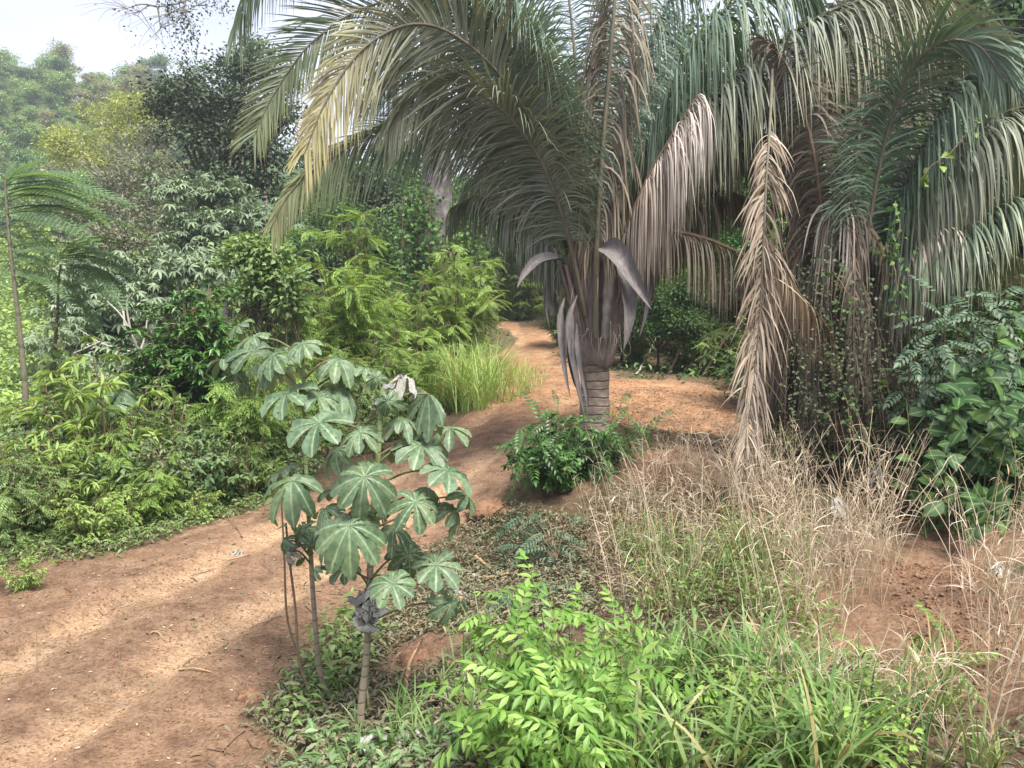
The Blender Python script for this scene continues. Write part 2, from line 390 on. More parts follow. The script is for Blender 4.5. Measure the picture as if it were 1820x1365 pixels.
def ground_z(x, y, masks=None):
    x = np.asarray(x, float); y = np.asarray(y, float); sh = x.shape; xr = x.ravel(); yr = y.ravel()
    z = gz_flat(xr, yr); road, tr, bare, ds, al = masks if masks is not None else ground_masks(xr, yr)
    near = np.clip(1.3 - np.hypot(xr, yr) / 60, 0, 1)
    z = z + near * fbm(xr * .7, yr * .7, 4, 3) * (.22 - .14 * road) + near * fbm(xr * 5, yr * 5, 3, 7) * (.07 - .02 * road)
    z = z - tr * .085 + road * .045 * np.exp(-((np.abs(ds) - 1.25) / .2) ** 2)
    fur = smooth(.1, .5, bare) * (1 - road)
    z = z + fur * .05 * np.sin((xr * .35 + yr) * 9 + fbm(xr * 2, yr * 2, 3, 2) * 6) * smooth(-.1, .2, fbm(xr * .6, yr * .6, 2, 31)) + fur * fbm(xr * 9, yr * 9, 2, 8) * .10
    return z.reshape(sh)
def gz(x, y): return float(ground_z(np.array([float(x)]), np.array([float(y)]))[0])
def base(px, D):
    x, y = at(px, D); return np.array([x, y, gz(x, y)])
def onground(px, py):
    x, y = hit(px, py); return np.array([x, y, gz(x, y)])

def axis(lo, a, b, hi, step):
    mid = np.arange(a, b, step); out = []; v = b; s = step
    while v < hi: out.append(v); s *= 1.16; v += min(s, 9.0)
    out.append(hi); neg = []; v = a; s = step
    while True:
        s *= 1.16; v -= min(s, 9.0)
        if v <= lo: break
        neg.append(v)
    neg.append(lo)
    return np.concatenate([neg[::-1], mid, out])
gx = axis(-300, -10, 8, 300, .075); gy = axis(-30, 3.2, 25, 400, .075)
XX, YY = np.meshgrid(gx, gy, indexing='ij'); GM = ground_masks(XX, YY); ZZ = ground_z(XX, YY, GM).ravel()
nx, ny = len(gx), len(gy)
ii, jj = np.meshgrid(np.arange(nx - 1), np.arange(ny - 1), indexing='ij')
GF = np.stack([ii * ny + jj, (ii + 1) * ny + jj, (ii + 1) * ny + jj + 1, ii * ny + jj + 1], -1).reshape(-1, 4)
GV = np.c_[XX.ravel(), YY.ravel(), ZZ]

def soil_material():
    m, nt, N, L = newmat('red_soil')
    t = N('ShaderNodeTexCoord')
    def noise(sc, det=6, rough=.6, vec=None):
        n = N('ShaderNodeTexNoise'); n.inputs['Scale'].default_value = sc; n.inputs['Detail'].default_value = det; n.inputs['Roughness'].default_value = rough
        L(vec or t.outputs['Object'], n.inputs['Vector']); return n.outputs['Fac']
    def attr(nm):
        a = N('ShaderNodeAttribute'); a.attribute_name = nm; return a.outputs['Fac']
    def mix(f, a, b):
        x = N('ShaderNodeMixRGB')
        for s, v in ((0, f), (1, a), (2, b)):
            if isinstance(v, tuple): x.inputs[s].default_value = (*v, 1)
            elif isinstance(v, float): x.inputs[s].default_value = v
            else: L(v, x.inputs[s])
        return x.outputs[0]
    def math_(op, a, b):
        x = N('ShaderNodeMath'); x.operation = op
        for s, v in ((0, a), (1, b)):
            if isinstance(v, (int, float)): x.inputs[s].default_value = v
            else: L(v, x.inputs[s])
        return x.outputs[0]
    def rmp(src, cols, pos):
        r = ramp(N, cols, pos); L(src, r.inputs['Fac']); return r.outputs[0]
    road, track, bare = attr('road'), attr('track'), attr('bare')
    big = noise(.55, 4); med = noise(3.2, 8, .72); fine = noise(26, 6, .75); finer = noise(120, 3)
    soil = rmp(med, [(.12, .072, .048), (.255, .16, .105), (.37, .25, .17)], [.32, .52, .72])
    soil = mix(rmp(big, [(0, 0, 0), (1, 1, 1)], [.42, .62]), soil, rmp(med, [(.20, .12, .075), (.345, .215, .135), (.45, .30, .195)], [.32, .5, .7]))
    packed = rmp(med, [(.46, .295, .172), (.60, .40, .245), (.68, .49, .33)], [.3, .5, .7])
    tn = math_('MULTIPLY', track, rmp(noise(1.4, 5, .6), [(.7, .7, .7), (1, 1, 1)], [.36, .6]))
    col = mix(tn, soil, packed)
    fresh = rmp(med, [(.27, .135, .066), (.43, .235, .12), (.55, .34, .20)], [.3, .5, .7])
    col = mix(math_('MULTIPLY', attr('mound'), rmp(noise(.8, 5, .6), [(.35, .35, .35), (1, 1, 1)], [.38, .6])), col, fresh)
    # darker damp blotches and speckle of crumbs and chaff
    col = mix(math_('MULTIPLY', rmp(noise(1.1, 5, .65), [(0, 0, 0), (1, 1, 1)], [.5, .66]), .5), col, (.14, .085, .058))
    col = mix(math_('MULTIPLY', rmp(fine, [(1, 1, 1), (0, 0, 0)], [.36, .52]), .65), col, (.075, .042, .027))
    col = mix(math_('MULTIPLY', rmp(fine, [(0, 0, 0), (1, 1, 1)], [.58, .7]), .45), col, (.48, .35, .235))
    litter = rmp(noise(9, 7, .8), [(.07, .042, .026), (.155, .105, .066), (.24, .185, .12)], [.34, .5, .68])
    green = rmp(noise(14, 6, .75), [(.02, .035, .012), (.05, .085, .026), (.09, .12, .045)], [.34, .5, .66])
    veg = mix(rmp(noise(.9, 6, .7), [(0, 0, 0), (.8, .8, .8)], [.5, .7]), litter, green)
    veg = mix(attr('meadow'), veg, green)
    expo = math_('MAXIMUM', road, bare)
    expo2 = rmp(math_('ADD', expo, math_('MULTIPLY', math_('SUBTRACT', med, .5), .9)), [(0, 0, 0), (1, 1, 1)], [.32, .62])
    col = mix(expo2, veg, col)
    # tyre lugs pressed across the ruts
    sep = N('ShaderNodeSeparateXYZ'); rd = N('ShaderNodeAttribute'); rd.attribute_name = 'along'
    lug = math_('SINE', math_('MULTIPLY', math_('ADD', rd.outputs['Fac'], math_('MULTIPLY', med, .5)), 42.0), 0)
    lug = math_('MULTIPLY', math_('MULTIPLY', lug, .5), rmp(attr('track'), [(0, 0, 0), (1, 1, 1)], [.12, .6]))
    hgt = math_('ADD', math_('ADD', math_('MULTIPLY', med, 1.4), math_('MULTIPLY', fine, .8)), math_('ADD', math_('MULTIPLY', finer, .22), math_('MULTIPLY', lug, .35)))
    b = N('ShaderNodeBump'); b.inputs['Strength'].default_value = .95; b.inputs['Distance'].default_value = .07; L(hgt, b.inputs['Height'])
    p = N('ShaderNodeBsdfPrincipled'); p.inputs['Roughness'].default_value = .95; p.inputs['Specular IOR Level'].default_value = .12
    L(col, p.inputs['Base Color']); L(b.outputs[0], p.inputs['Normal'])
    o = N('ShaderNodeOutputMaterial'); L(p.outputs[0], o.inputs[0]); return m
SOIL = soil_material()
def ground_object(name, F):
    used = np.unique(F); remap = np.full(len(GV), -1); remap[used] = np.arange(len(used))
    mb = MB(); mb.add(GV[used], [remap[F]]); me = mb.mesh(name, SOIL)
    meadow = np.maximum(smooth(26, 34, GV[:, 1]) * smooth(2, -6, GV[:, 0]), smooth(60, 80, GV[:, 1]))
    for nm, a in (('road', GM[0]), ('track', GM[1]), ('bare', GM[2]), ('along', GM[4]), ('meadow', meadow), ('mound', np.clip(GM[2] + GM[0] * .8, 0, 1) * smooth(14.5, 18, GV[:, 1]))):
        me.attributes.new(nm, 'FLOAT', 'POINT').data.foreach_set('value', a[used].astype(np.float32))
    o = bpy.data.objects.new(name, me); C.objects.link(o); o['kind'] = 'structure'; return o
fm = GM[0][GF].mean(1) > .5; cy = GV[GF][:, :, 1].mean(1); cx = GV[GF][:, :, 0].mean(1)
hillm = (~fm) & (cy > 82)
o = ground_object('dirt_road', GF[fm]); o['label'] = 'reddish brown dirt road with tyre ruts winding away between the trees'
o = ground_object('ground', GF[(~fm) & (~hillm)]); o['label'] = 'red earth and plant litter beside the dirt road'
o = ground_object('hill', GF[hillm]); o['label'] = 'hazy forested hill rising at the left'
# ------------------------------------------------------------------ plant materials
G = lambda *a: a
M_HILL = [leaf_mat('hill_leaves', [(.14, .25, .085), (.20, .31, .115), (.27, .35, .15)], tr=.2, patch=.3, pscale=.5),
          leaf_mat('hill_leaves_pale', [(.19, .235, .11), (.25, .27, .135), (.28, .27, .155)], tr=.2, patch=.3, pscale=.5),
          leaf_mat('hill_leaves_dark', [(.075, .15, .06), (.12, .20, .085), (.16, .24, .10)], tr=.2, patch=.3, pscale=.5)]
M_FOREST = leaf_mat('forest_leaves', [(.04, .09, .03), (.075, .14, .048), (.12, .195, .065)], tr=.25, patch=.35, pscale=.6)
M_DARKTREE = leaf_mat('dark_leaves', [(.035, .06, .035), (.06, .085, .05), (.095, .12, .08)], tr=.15, rough=.6, spec=.15, patch=.3, pscale=.6)
M_BROWNTREE = leaf_mat('withered_leaves', [(.13, .145, .09), (.185, .175, .125), (.10, .135, .075)], tr=.15, patch=.3, pscale=.6)
M_YELLOW = leaf_mat('yellow_leaves', [(.24, .28, .07), (.32, .33, .08), (.17, .24, .06)], tr=.3, patch=.3, pscale=.5)
M_PALE = leaf_mat('grey_green_leaves', [(.15, .215, .13), (.22, .28, .185), (.105, .165, .095)], tr=.2, patch=.25)
M_BRIGHT = leaf_mat('bright_leaves', [(.15, .25, .055), (.23, .345, .085), (.11, .19, .045)], tr=.35, patch=.4, pscale=.9)
M_BRIGHT2 = leaf_mat('yellow_green_leaves', [(.175, .27, .065), (.26, .37, .10), (.125, .205, .05)], tr=.35, patch=.4, pscale=.9)
M_GLOSSY = leaf_mat('glossy_dark_leaves', [(.028, .08, .02), (.055, .135, .03), (.09, .20, .042)], tr=.2, rough=.35, spec=.4, patch=.35, pscale=.8)
M_HERB = leaf_mat('herb_leaves', [(.095, .17, .05), (.15, .25, .08), (.215, .305, .12), (.29, .34, .175)], tr=.4, patch=.35)
M_HERB2 = leaf_mat('broad_herb_leaves', [(.075, .145, .055), (.13, .215, .09), (.19, .27, .135)], tr=.3, rough=.45, patch=.3)
M_MEADOW = leaf_mat('meadow_leaves', [(.22, .33, .09), (.29, .40, .125), (.17, .265, .075)], tr=.35, patch=.3, pscale=.4)
M_VINE = leaf_mat('vine_leaves', [(.025, .07, .018), (.06, .13, .03), (.10, .18, .045)], tr=.3, patch=.3)
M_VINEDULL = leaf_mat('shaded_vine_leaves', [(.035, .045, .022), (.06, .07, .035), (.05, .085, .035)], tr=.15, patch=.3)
M_FEATHER = leaf_mat('feathery_leaves', [(.125, .22, .115), (.18, .28, .16), (.145, .25, .12)], tr=.48, patch=.25)
M_FRONT = leaf_mat('young_leaves', [(.075, .18, .03), (.13, .27, .05), (.19, .34, .07), (.29, .42, .11)], tr=.4, blotch=((.30, .27, .09), 22, .69), rough=.42, spec=.3, patch=.3, pscale=2.5, mid=(.22, .34, .09))
M_DARKPIN = leaf_mat('deep_green_leaflets', [(.03, .085, .024), (.055, .13, .036), (.095, .19, .046)], tr=.25, rough=.4, spec=.35, patch=.3, pscale=2)
M_BIGLEAF = leaf_mat('broad_leaves', [(.022, .06, .018), (.038, .088, .027), (.03, .07, .026), (.085, .165, .034)], tr=.25, rough=.55, spec=.2, blotch=((.16, .11, .04), 30, .68), patch=.15, pscale=3, mid=(.12, .19, .07))
M_GREYPIN = leaf_mat('blue_green_leaflets', [(.06, .115, .07), (.095, .155, .095), (.13, .19, .115)], tr=.2, patch=.3, pscale=2)
M_CECRO = leaf_mat('palmate_leaves', [(.092, .155, .086), (.122, .185, .11), (.077, .135, .072), (.138, .20, .105), (.105, .165, .095)], tr=.28, rough=.48, spec=.35, patch=.3, pscale=7, blotch=((.20, .15, .07), 9, .66), holes=(7, .73), mid=(.25, .32, .19), back=(.17, .21, .14))
M_GREYDEAD = leaf_mat('grey_dead_leaves', [(.20, .20, .20), (.30, .30, .30), (.13, .125, .12)], tr=.05, rough=.8, spec=.1, patch=.35, pscale=14, back=(.36, .37, .38))
M_WHITEDEAD = leaf_mat('whitish_dead_leaves', [(.27, .27, .25), (.35, .35, .32), (.19, .19, .16)], tr=.08, rough=.8, spec=.1, patch=.3, pscale=14)
M_BLADE = leaf_mat('grass_blades', [(.075, .15, .04), (.11, .205, .055), (.16, .25, .085), (.20, .26, .11)], tr=.35, rough=.42, spec=.35, patch=.25, pscale=2, dry=[(.35, .27, .14), (.22, .22, .09)])
M_TALLG = leaf_mat('tall_grass_blades', [(.16, .27, .065), (.24, .35, .10), (.31, .39, .14)], tr=.35, patch=.25, pscale=1, dry=[(.38, .32, .16), (.30, .28, .12)])
M_DRYG = leaf_mat('dry_grass', [(.43, .35, .27), (.56, .48, .39), (.36, .28, .21), (.48, .42, .33)], tr=.2, rough=.7, spec=.15, patch=.2, pscale=1)
M_LITTER = leaf_mat('leaf_litter', [(.12, .14, .085), (.17, .185, .115), (.20, .165, .11), (.10, .115, .065), (.13, .09, .055)], tr=.1, rough=.75, patch=.3)
M_CHAFF = leaf_mat('straw_chips', [(.38, .27, .17), (.24, .15, .09), (.46, .36, .25), (.12, .07, .045), (.16, .10, .06)], tr=0, rough=.8, patch=.2)
# palm leaflets
FR = {
 'green':  leaf_mat('frond_green', [(.08, .135, .09), (.125, .18, .13), (.095, .15, .105)], tr=.15, rough=.45, spec=.35, patch=.25, pscale=2, dry=[(.30, .26, .05), (.36, .27, .08)]),
 'teal':   leaf_mat('frond_blue_green', [(.095, .155, .115), (.145, .205, .155), (.11, .17, .13)], tr=.2, rough=.42, spec=.35, patch=.2, pscale=2, dry=[(.26, .22, .12), (.30, .27, .12)]),
 'olive':  leaf_mat('frond_olive', [(.125, .155, .118), (.18, .205, .165), (.095, .12, .092)], tr=.13, rough=.48, spec=.3, patch=.3, pscale=2, dry=[(.37, .34, .15), (.40, .33, .19)]),
 'brown':  leaf_mat('frond_brown', [(.17, .14, .11), (.25, .21, .165), (.13, .11, .088), (.21, .20, .155)], tr=.15, rough=.55, spec=.35, patch=.3, pscale=2, dry=[(.36, .27, .17), (.42, .33, .23)]),
 'rust':   leaf_mat('frond_dead_tan', [(.25, .19, .14), (.36, .29, .225), (.18, .135, .10), (.43, .36, .285)], tr=.12, rough=.6, spec=.3, patch=.3, pscale=2, dry=[(.44, .37, .30), (.50, .43, .37)]),
 'grey':   leaf_mat('frond_dead_grey', [(.26, .21, .17), (.38, .32, .27), (.18, .14, .11), (.31, .255, .21)], tr=.1, rough=.6, spec=.3, patch=.25, pscale=2, dry=[(.40, .36, .34), (.45, .42, .40)]),
 'dark':   leaf_mat('frond_dead_dark', [(.095, .078, .062), (.15, .125, .10), (.065, .06, .048)], tr=.1, rough=.65, spec=.25, patch=.3, pscale=2, dry=[(.2, .16, .12), (.24, .19, .14)])}
B_RACHIS = bark_mat('frond_stalk', [(.085, .075, .055), (.15, .135, .095)], (20, 20, 4), .6, .2)
B_RACHISG = bark_mat('green_stalk', [(.07, .10, .04), (.11, .14, .06)], (20, 20, 4), .5, .1)
B_RACHISB = bark_mat('dead_stalk', [(.10, .065, .045), (.17, .115, .08)], (20, 20, 4), .6, .2)
B_PALM = bark_mat('palm_bark', [(.12, .095, .078), (.22, .175, .145), (.32, .265, .22)], (7, 7, 12), .85, .9, rings=7, ringcol=(.14, .11, .092))
B_SHEATH = bark_mat('leaf_sheath', [(.12, .092, .084), (.21, .165, .152), (.28, .235, .225)], (16, 16, 3), .7, .6)
B_SPATHE = bark_mat('woody_bract', [(.085, .075, .075), (.125, .112, .112), (.175, .16, .16)], (26, 26, 5), .6, .3)
B_PALE = bark_mat('pale_bark', [(.26, .24, .20), (.40, .38, .33)], (12, 12, 5), .8, .3)
B_GREY = bark_mat('grey_bark', [(.10, .09, .08), (.20, .185, .165), (.30, .285, .26)], (6, 6, 3), .9, .8)
B_DARK = bark_mat('dark_bark', [(.035, .03, .024), (.075, .062, .048)], (12, 12, 4), .9, .5)
B_SLIM = bark_mat('slim_trunk_bark', [(.09, .085, .06), (.15, .135, .10), (.08, .095, .055)], (8, 8, 5), .8, .4, rings=1.7, ringcol=(.10, .09, .066))
B_CECRO = bark_mat('sapling_bark', [(.19, .16, .12), (.29, .25, .19)], (20, 20, 8), .75, .3, rings=9, ringcol=(.15, .125, .095))
B_CECROG = bark_mat('sapling_green_bark', [(.13, .17, .07), (.20, .24, .11)], (20, 20, 8), .6, .3, rings=10, ringcol=(.09, .11, .05))
B_TWIG = bark_mat('twig_bark', [(.10, .07, .045), (.19, .14, .095)], (20, 20, 8), .85, .3)
B_CUT = bark_mat('cut_branch', [(.24, .15, .085), (.38, .26, .155)], (18, 18, 6), .8, .4)
B_STEM = bark_mat('green_stem', [(.07, .10, .035), (.12, .15, .06)], (20, 20, 6), .6, .1)
B_CLOD = bark_mat("earth_clod", [(.12, .062, .038), (.24, .14, .085)], (20, 20, 20), .95, .8)

# ------------------------------------------------------------------ palms
def frond(parent, ctrl, L, kind, n=110, roll=0., droop=.16, bare=.14, spread=66, tipa=28, w=.036, yel=(0, 0), rr=(.05, .009), seed=0, hint=(0, -1, 0),
          tip_len=.45, base_len=.55, tatter=0., slen=(1, 1), stalk=None, label=None, wind=0., segs=7, name='frond'):
    rng = np.random.default_rng(seed); n = int(n * 1.95); w *= .74
    pts = spline(ctrl, 64); T, _, _ = frames(pts)
    S = np.array(hint, float)[None] - T * (T @ np.array(hint, float))[:, None]; S = nrmz(S); Nn = np.cross(S, T)
    if Nn[:, 2].mean() < 0: Nn = -Nn
    mb = MB(); s64 = np.linspace(0, 1, 64)
    tube(mb, pts, rr[0] * (1 - s64) ** .8 + rr[1], 6, flat=.7)
    fr = part(name, mb, stalk or B_RACHIS, parent, label=label)
    s = np.linspace(bare, .995, n)[None].repeat(2, 0); s = np.clip(s + rng.normal(0, .15 / n, s.shape), bare, .999)
    sd = np.array([[1.], [-1.]]).repeat(n, 1)
    keep = rng.random(s.shape) > tatter * (.2 + .7 * (np.sin(s * 37 + sd * 2 + seed) * np.sin(s * 13 + seed * 2) > .25))
    s = s[keep]; sd = sd[keep]; N = len(s)
    itp = lambda A: np.stack([np.interp(s, s64, A[:, k]) for k in range(3)], 1)
    p = itp(pts); t = nrmz(itp(T)); S_ = nrmz(itp(S)); N_ = nrmz(itp(Nn))
    rl = math.radians(roll) + rng.normal(0, .16, N)
    side = (np.cos(rl)[:, None] * S_ + np.sin(rl)[:, None] * N_) * sd[:, None]
    a = np.radians(spread + (tipa - spread) * s ** 1.6) + rng.normal(0, .07 + .24 * tatter, N)
    d = nrmz(t * np.cos(a)[:, None] + side * np.sin(a)[:, None] + N_ * .12)
    q = (s - bare) / (1 - bare)
    Ls = L * (base_len + (1 - base_len) * smooth(0, .3, q)) * (1 - (1 - tip_len) * smooth(.5, 1, q)) * rng.uniform(.88, 1.08, N) * (1 - tatter * rng.random(N) ** 2 * .7)
    Ls = Ls * np.where(sd > 0, slen[0], slen[1])
    wd = nrmz(t - d * (t * d).sum(1, keepdims=True)); tw = rng.normal(0, .3 + .6 * tatter, N)
    nr = np.cross(d, wd); wd = wd * np.cos(tw)[:, None] + nr * np.sin(tw)[:, None]
    dr = droop * rng.uniform(.75, 1.3, N) ** 1.5 * (1 + tatter * rng.random(N) * 2)
    kink = np.where(rng.random(N) < .05 + .2 * tatter, rng.integers(2, segs, N), 99)
    rows = []; ms = []; wprof = [.5, .95, 1, .93, .8, .6, .35, .06] if segs == 7 else np.r_[.5, np.linspace(1, .06, segs)]
    ph = rng.uniform(0, 6, N)
    for k in range(segs + 1):
        u = k / segs
        ww = w * wprof[k] * (.7 + .3 * smooth(0, .2, q)) * rng.uniform(.9, 1.1)
        rows.append(np.stack([p - wd * ww[:, None] * .5, p + wd * ww[:, None] * .5], 1))
        yv = yel[0] * smooth(.55, 1.0, s + rng.normal(0, .03, N)) + yel[1] * smooth(.45, 1.0, u + rng.normal(0, .12, N))
        ms.append(np.repeat(np.clip(yv, 0, 1)[:, None], 2, 1))
        g = dr * np.interp(u, [0, .35, .7, 1], [1.5, 1.9, .9, .5]) + np.where(k == kink, .5, 0)
        d = nrmz(d + np.array([wind, 0, -1.0]) * g[:, None] + nr * (.02 * np.sin(ph + u * 5))[:, None])
        wd = nrmz(wd - d * (wd * d).sum(1, keepdims=True))
        p = p + d * (Ls / segs)[:, None]
    V = np.stack(rows, 1).reshape(-1, 3); m = np.stack(ms, 1).reshape(-1)
    i, j = np.meshgrid(np.arange(N), np.arange(segs), indexing='ij'); b = (i * (segs + 1) + j) * 2
    F = np.stack([b, b + 1, b + 3, b + 2], -1).reshape(-1, 4)
    lm = MB(); lm.add(V, [F], m)
    part('leaflets', lm, FR[kind], fr, kind='stuff')
    return fr
def bract(parent, ctrl, wid, label=None, facing=(0, -1, 0)):
    """hollow boat-shaped woody bract"""
    pts = spline(ctrl, 22); T, _, _ = frames(pts); f = np.array(facing, float)
    W = nrmz(np.cross(T, f)); B = nrmz(np.cross(W, T)); n = len(pts); t = np.linspace(0, 1, n)
    wp = wid * .5 * np.clip(np.minimum(.16 + t * 3.2, 1) * (1 - t ** 2.6) + .01, .01, 1)
    cols = np.linspace(-1, 1, 7); mb = MB(); V = []
    for off in (0, .012):
        for k in range(n):
            for c in cols: V.append(pts[k] + W[k] * c * wp[k] + B[k] * (-(1 - c * c) * wp[k] * .75 + off))
    V = np.array(V); F = []
    for o_, fl in ((0, 0), (n * 7, 1)):
        for k in range(n - 1):
            for c in range(6):
                a = o_ + k * 7 + c; q = [a, a + 1, a + 8, a + 7]; F.append(q[::-1] if fl else q)
    mb.add(V, [np.array(F)])
    return part('bract', mb, B_SPATHE, parent, label=label)
def strands(parent, centre, n, rad, L, mat, seed, name='fibre', w=.01):
    rng = np.random.default_rng(seed); mb = MB()
    for k in range(n):
        a = rng.uniform(0, 6.28); r = rad * rng.uniform(.7, 1.15); l = L * rng.uniform(.3, 1)
        p0 = np.array(centre) + [math.cos(a) * r, math.sin(a) * r, rng.uniform(-.5, .5) * L]
        o = np.array([math.cos(a), math.sin(a), 0]); q = [p0, p0 + o * l * .18 + [0, 0, l * rng.uniform(-.1, .15)], p0 + o * l * rng.uniform(.15, .4) + [0, 0, -l * .5], p0 + o * l * rng.uniform(.1, .45) + rng.normal(0, .05, 3) - [0, 0, l]]
        tube(mb, spline(q, 9), np.linspace(w * rng.uniform(.4, 1), .002, 9), 3)
    return part(name, mb, mat, parent, kind='stuff')
def petiole_base(parent, a, b, r0, mat=None):
    """broad clasping leaf base running up the crown shaft"""
    mb = MB(); pts = spline([a, (np.array(a) * .5 + np.array(b) * .5) + (0, -.03, 0), b], 12); t = np.linspace(0, 1, 12)
    tube(mb, pts, r0 * (1.0 - .62 * t ** .7), 8, flat=.5)
    return part('leaf_base', mb, mat or B_SHEATH, parent)

pb = base(1057, 13.4); pb[2] -= .1
palm = thing('babassu_palm', pb, 'large palm with ringed grey trunk standing alone above the green shrub beside the road', 'palm tree', 'big feather palms beside the road')
tb = P(1057, 800, 13.4); mb = MB()
axis_px = [(1057, 880, 13.4), (1056, 800, 13.4), (1057, 720, 13.4), (1058, 635, 13.4)]
tp = spline(PP(axis_px), 26); zz = np.linspace(0, 1, 26)
tube(mb, tp, .25 + .05 * (1 - zz) ** 2 + .007 * np.sin(zz * 40 + 1.5 * np.sin(zz * 13)) - .01 * zz, 20)
part('trunk', mb, B_PALM, palm)
mb = MB(); sp = spline(PP([(1058, 648, 13.4), (1058, 632, 13.4), (1060, 600, 13.4), (1060, 540, 13.4), (1060, 470, 13.4), (1062, 400, 13.4)]), 30); z30 = np.linspace(0, 1, 30)
V = []; a = np.linspace(0, 2 * math.pi, 29)[:-1]
prof = np.interp(z30, [0, .03, .12, .28, .5, .75, 1], [.275, .325, .36, .42, .48, .52, .34])
for k in range(30):
    lob = 1 + .10 * np.sin(a * 5 + 1 + z30[k] * 1.5) * smooth(.1, .5, z30[k]) + .03 * np.sin(a * 11 + k * .3)
    V.append(sp[k] + np.stack([np.cos(a) * prof[k] * lob, np.sin(a) * prof[k] * lob, 0 * a + .03 * np.sin(a * 3 + 1)], 1))
i_, j_ = np.meshgrid(np.arange(29), np.arange(28), indexing='ij'); j2_ = (j_ + 1) % 28
mb.add(np.concatenate(V), [np.stack([i_ * 28 + j_, i_ * 28 + j2_, (i_ + 1) * 28 + j2_, (i_ + 1) * 28 + j_], -1).reshape(-1, 4)])
part('crown_shaft', mb, B_SHEATH, palm)
for (a, b, r) in [((1046, 640, 13.32), (1006, 470, 12.95), .17), ((1060, 630, 13.28), (1075, 430, 12.88), .17), ((1072, 640, 13.32), (1112, 450, 12.95), .17), ((1040, 610, 13.38), (985, 440, 13.1), .15),
                  ((1080, 610, 13.38), (1130, 440, 13.1), .15), ((1052, 600, 13.25), (1040, 400, 12.88), .15), ((1070, 600, 13.25), (1092, 400, 12.88), .15)]:
    petiole_base(palm, P(*a), P(*b), r)
strands(palm, P(1058, 470, 13.4), 60, .48, .8, FR['brown'], 5, w=.012)
strands(palm, P(1075, 580, 13.3), 40, .44, .4, FR['rust'], 7, w=.008)
for c, w_, fc in [([(1003, 462, 12.9), (985, 455, 12.75), (955, 462, 12.6), (930, 490, 12.5), (919, 512, 12.45)], .21, (0.3, -.5, .8)),
              ([(1066, 440, 12.6), (1082, 436, 12.1), (1105, 458, 11.8), (1130, 500, 11.75), (1158, 550, 11.75)], .34, (-.3, -1, .5)),
              ([(1098, 470, 12.2), (1112, 495, 11.9), (1120, 540, 11.85), (1115, 590, 11.85), (1108, 622, 11.9)], .24, (0, -1, 0)),
              ([(1150, 465, 13.0), (1153, 510, 12.9), (1146, 560, 12.85), (1135, 600, 12.85)], .16, (.7, -.7, 0)),
              ([(1025, 525, 12.9), (1012, 560, 12.7), (1011, 620, 12.6), (1021, 680, 12.6), (1033, 700, 12.6)], .13, (.4, -.9, 0)),
              ([(1003, 530, 12.9), (996, 560, 12.75), (999, 620, 12.65), (1006, 670, 12.6), (1014, 708, 12.6)], .12, (0, -1, 0)),
              ([(1018, 560, 12.9), (1014, 610, 12.65), (1022, 660, 12.55), (1033, 715, 12.5), (1040, 742, 12.5)], .14, (.5, -.9, 0)),
              ([(1026, 575, 12.9), (1028, 620, 12.6), (1036, 670, 12.55), (1043, 705, 12.5), (1045, 738, 12.5)], .11, (-.3, -1, 0)),
              ([(975, 470, 13.2), (972, 500, 13.1), (970, 550, 13.1), (976, 585, 13.1)], .12, (.8, -.5, 0))]:
    bract(palm, PP(c), w_, facing=fc)
for c, r_ in [([(980, 470, 13.8), (978, 520, 13.8), (986, 560, 13.8)], .13), ([(1165, 440, 13.9), (1158, 500, 13.9), (1150, 540, 13.9)], .12), ([(1088, 450, 12.75), (1082, 520, 12.8), (1074, 600, 12.95)], .11)]:
    mb = MB(); tube(mb, spline(PP(c), 16), r_ * (1 - .4 * np.linspace(0, 1, 16)) * (1 + .1 * np.sin(np.arange(16) * 2.1)), 9); part('old_flower_stalk', mb, B_GREY, palm)
F = lambda *a, **k: frond(palm, *a, **k)
# the great arching frond at the left, yellowing towards its tip
F(PP([(1040, 600, 13.1), (1012, 430, 12.9), (992, 330, 12.7), (930, 190, 12.4), (840, 85, 12.0), (745, 42, 11.7), (650, 82, 11.4), (582, 175, 11.2), (540, 275, 11.1)]), 1.85, 'olive', 145, roll=68, droop=.075, bare=.2, yel=(.75, .12), slen=(.62, 1), rr=(.05, .010), seed=1, label='arching olive frond yellowing towards its tip', tip_len=.40)
F(PP([(1030, 560, 13.5), (1000, 330, 13.6), (920, 110, 13.4), (800, -5, 13.1), (660, 10, 12.8), (555, 75, 12.5), (485, 170, 12.3), (450, 245, 12.2)]), 1.25, 'green', 135, roll=70, droop=.03, bare=.2, yel=(.18, .12), seed=2)
F(PP([(1040, 500, 13.4), (985, 180, 13.2), (860, -60, 12.8), (690, -160, 12.3), (540, -120, 11.9), (455, -30, 11.6), (425, 45, 11.5)]), 1.6, 'teal', 130, roll=20, droop=.22, bare=.2, yel=(.1, .12), seed=3)
F(PP([(1030, 520, 13.6), (960, 310, 13.8), (860, 228, 13.8), (740, 224, 13.6), (640, 252, 13.3), (560, 300, 13.0), (510, 350, 12.8), (482, 405, 12.7)]), 1.3, 'green', 140, roll=62, droop=.12, slen=(.55, 1), bare=.2, yel=(.3, .08), seed=4, label='low green frond drooping to the left below the yellowing one')
F(PP([(1058, 600, 12.95), (1060, 460, 12.75), (1066, 330, 12.6), (1078, 180, 12.5), (1088, 60, 12.4), (1098, -80, 12.5), (1100, -200, 12.8)]), 1.35, 'brown', 150, roll=-12, droop=.42, bare=.2, spread=72, hint=(1, -.35, 0), yel=(.1, .35), rr=(.075, .012), seed=5, tatter=.25, stalk=B_RACHIS, label='upright brown drying frond at the middle of the crown')
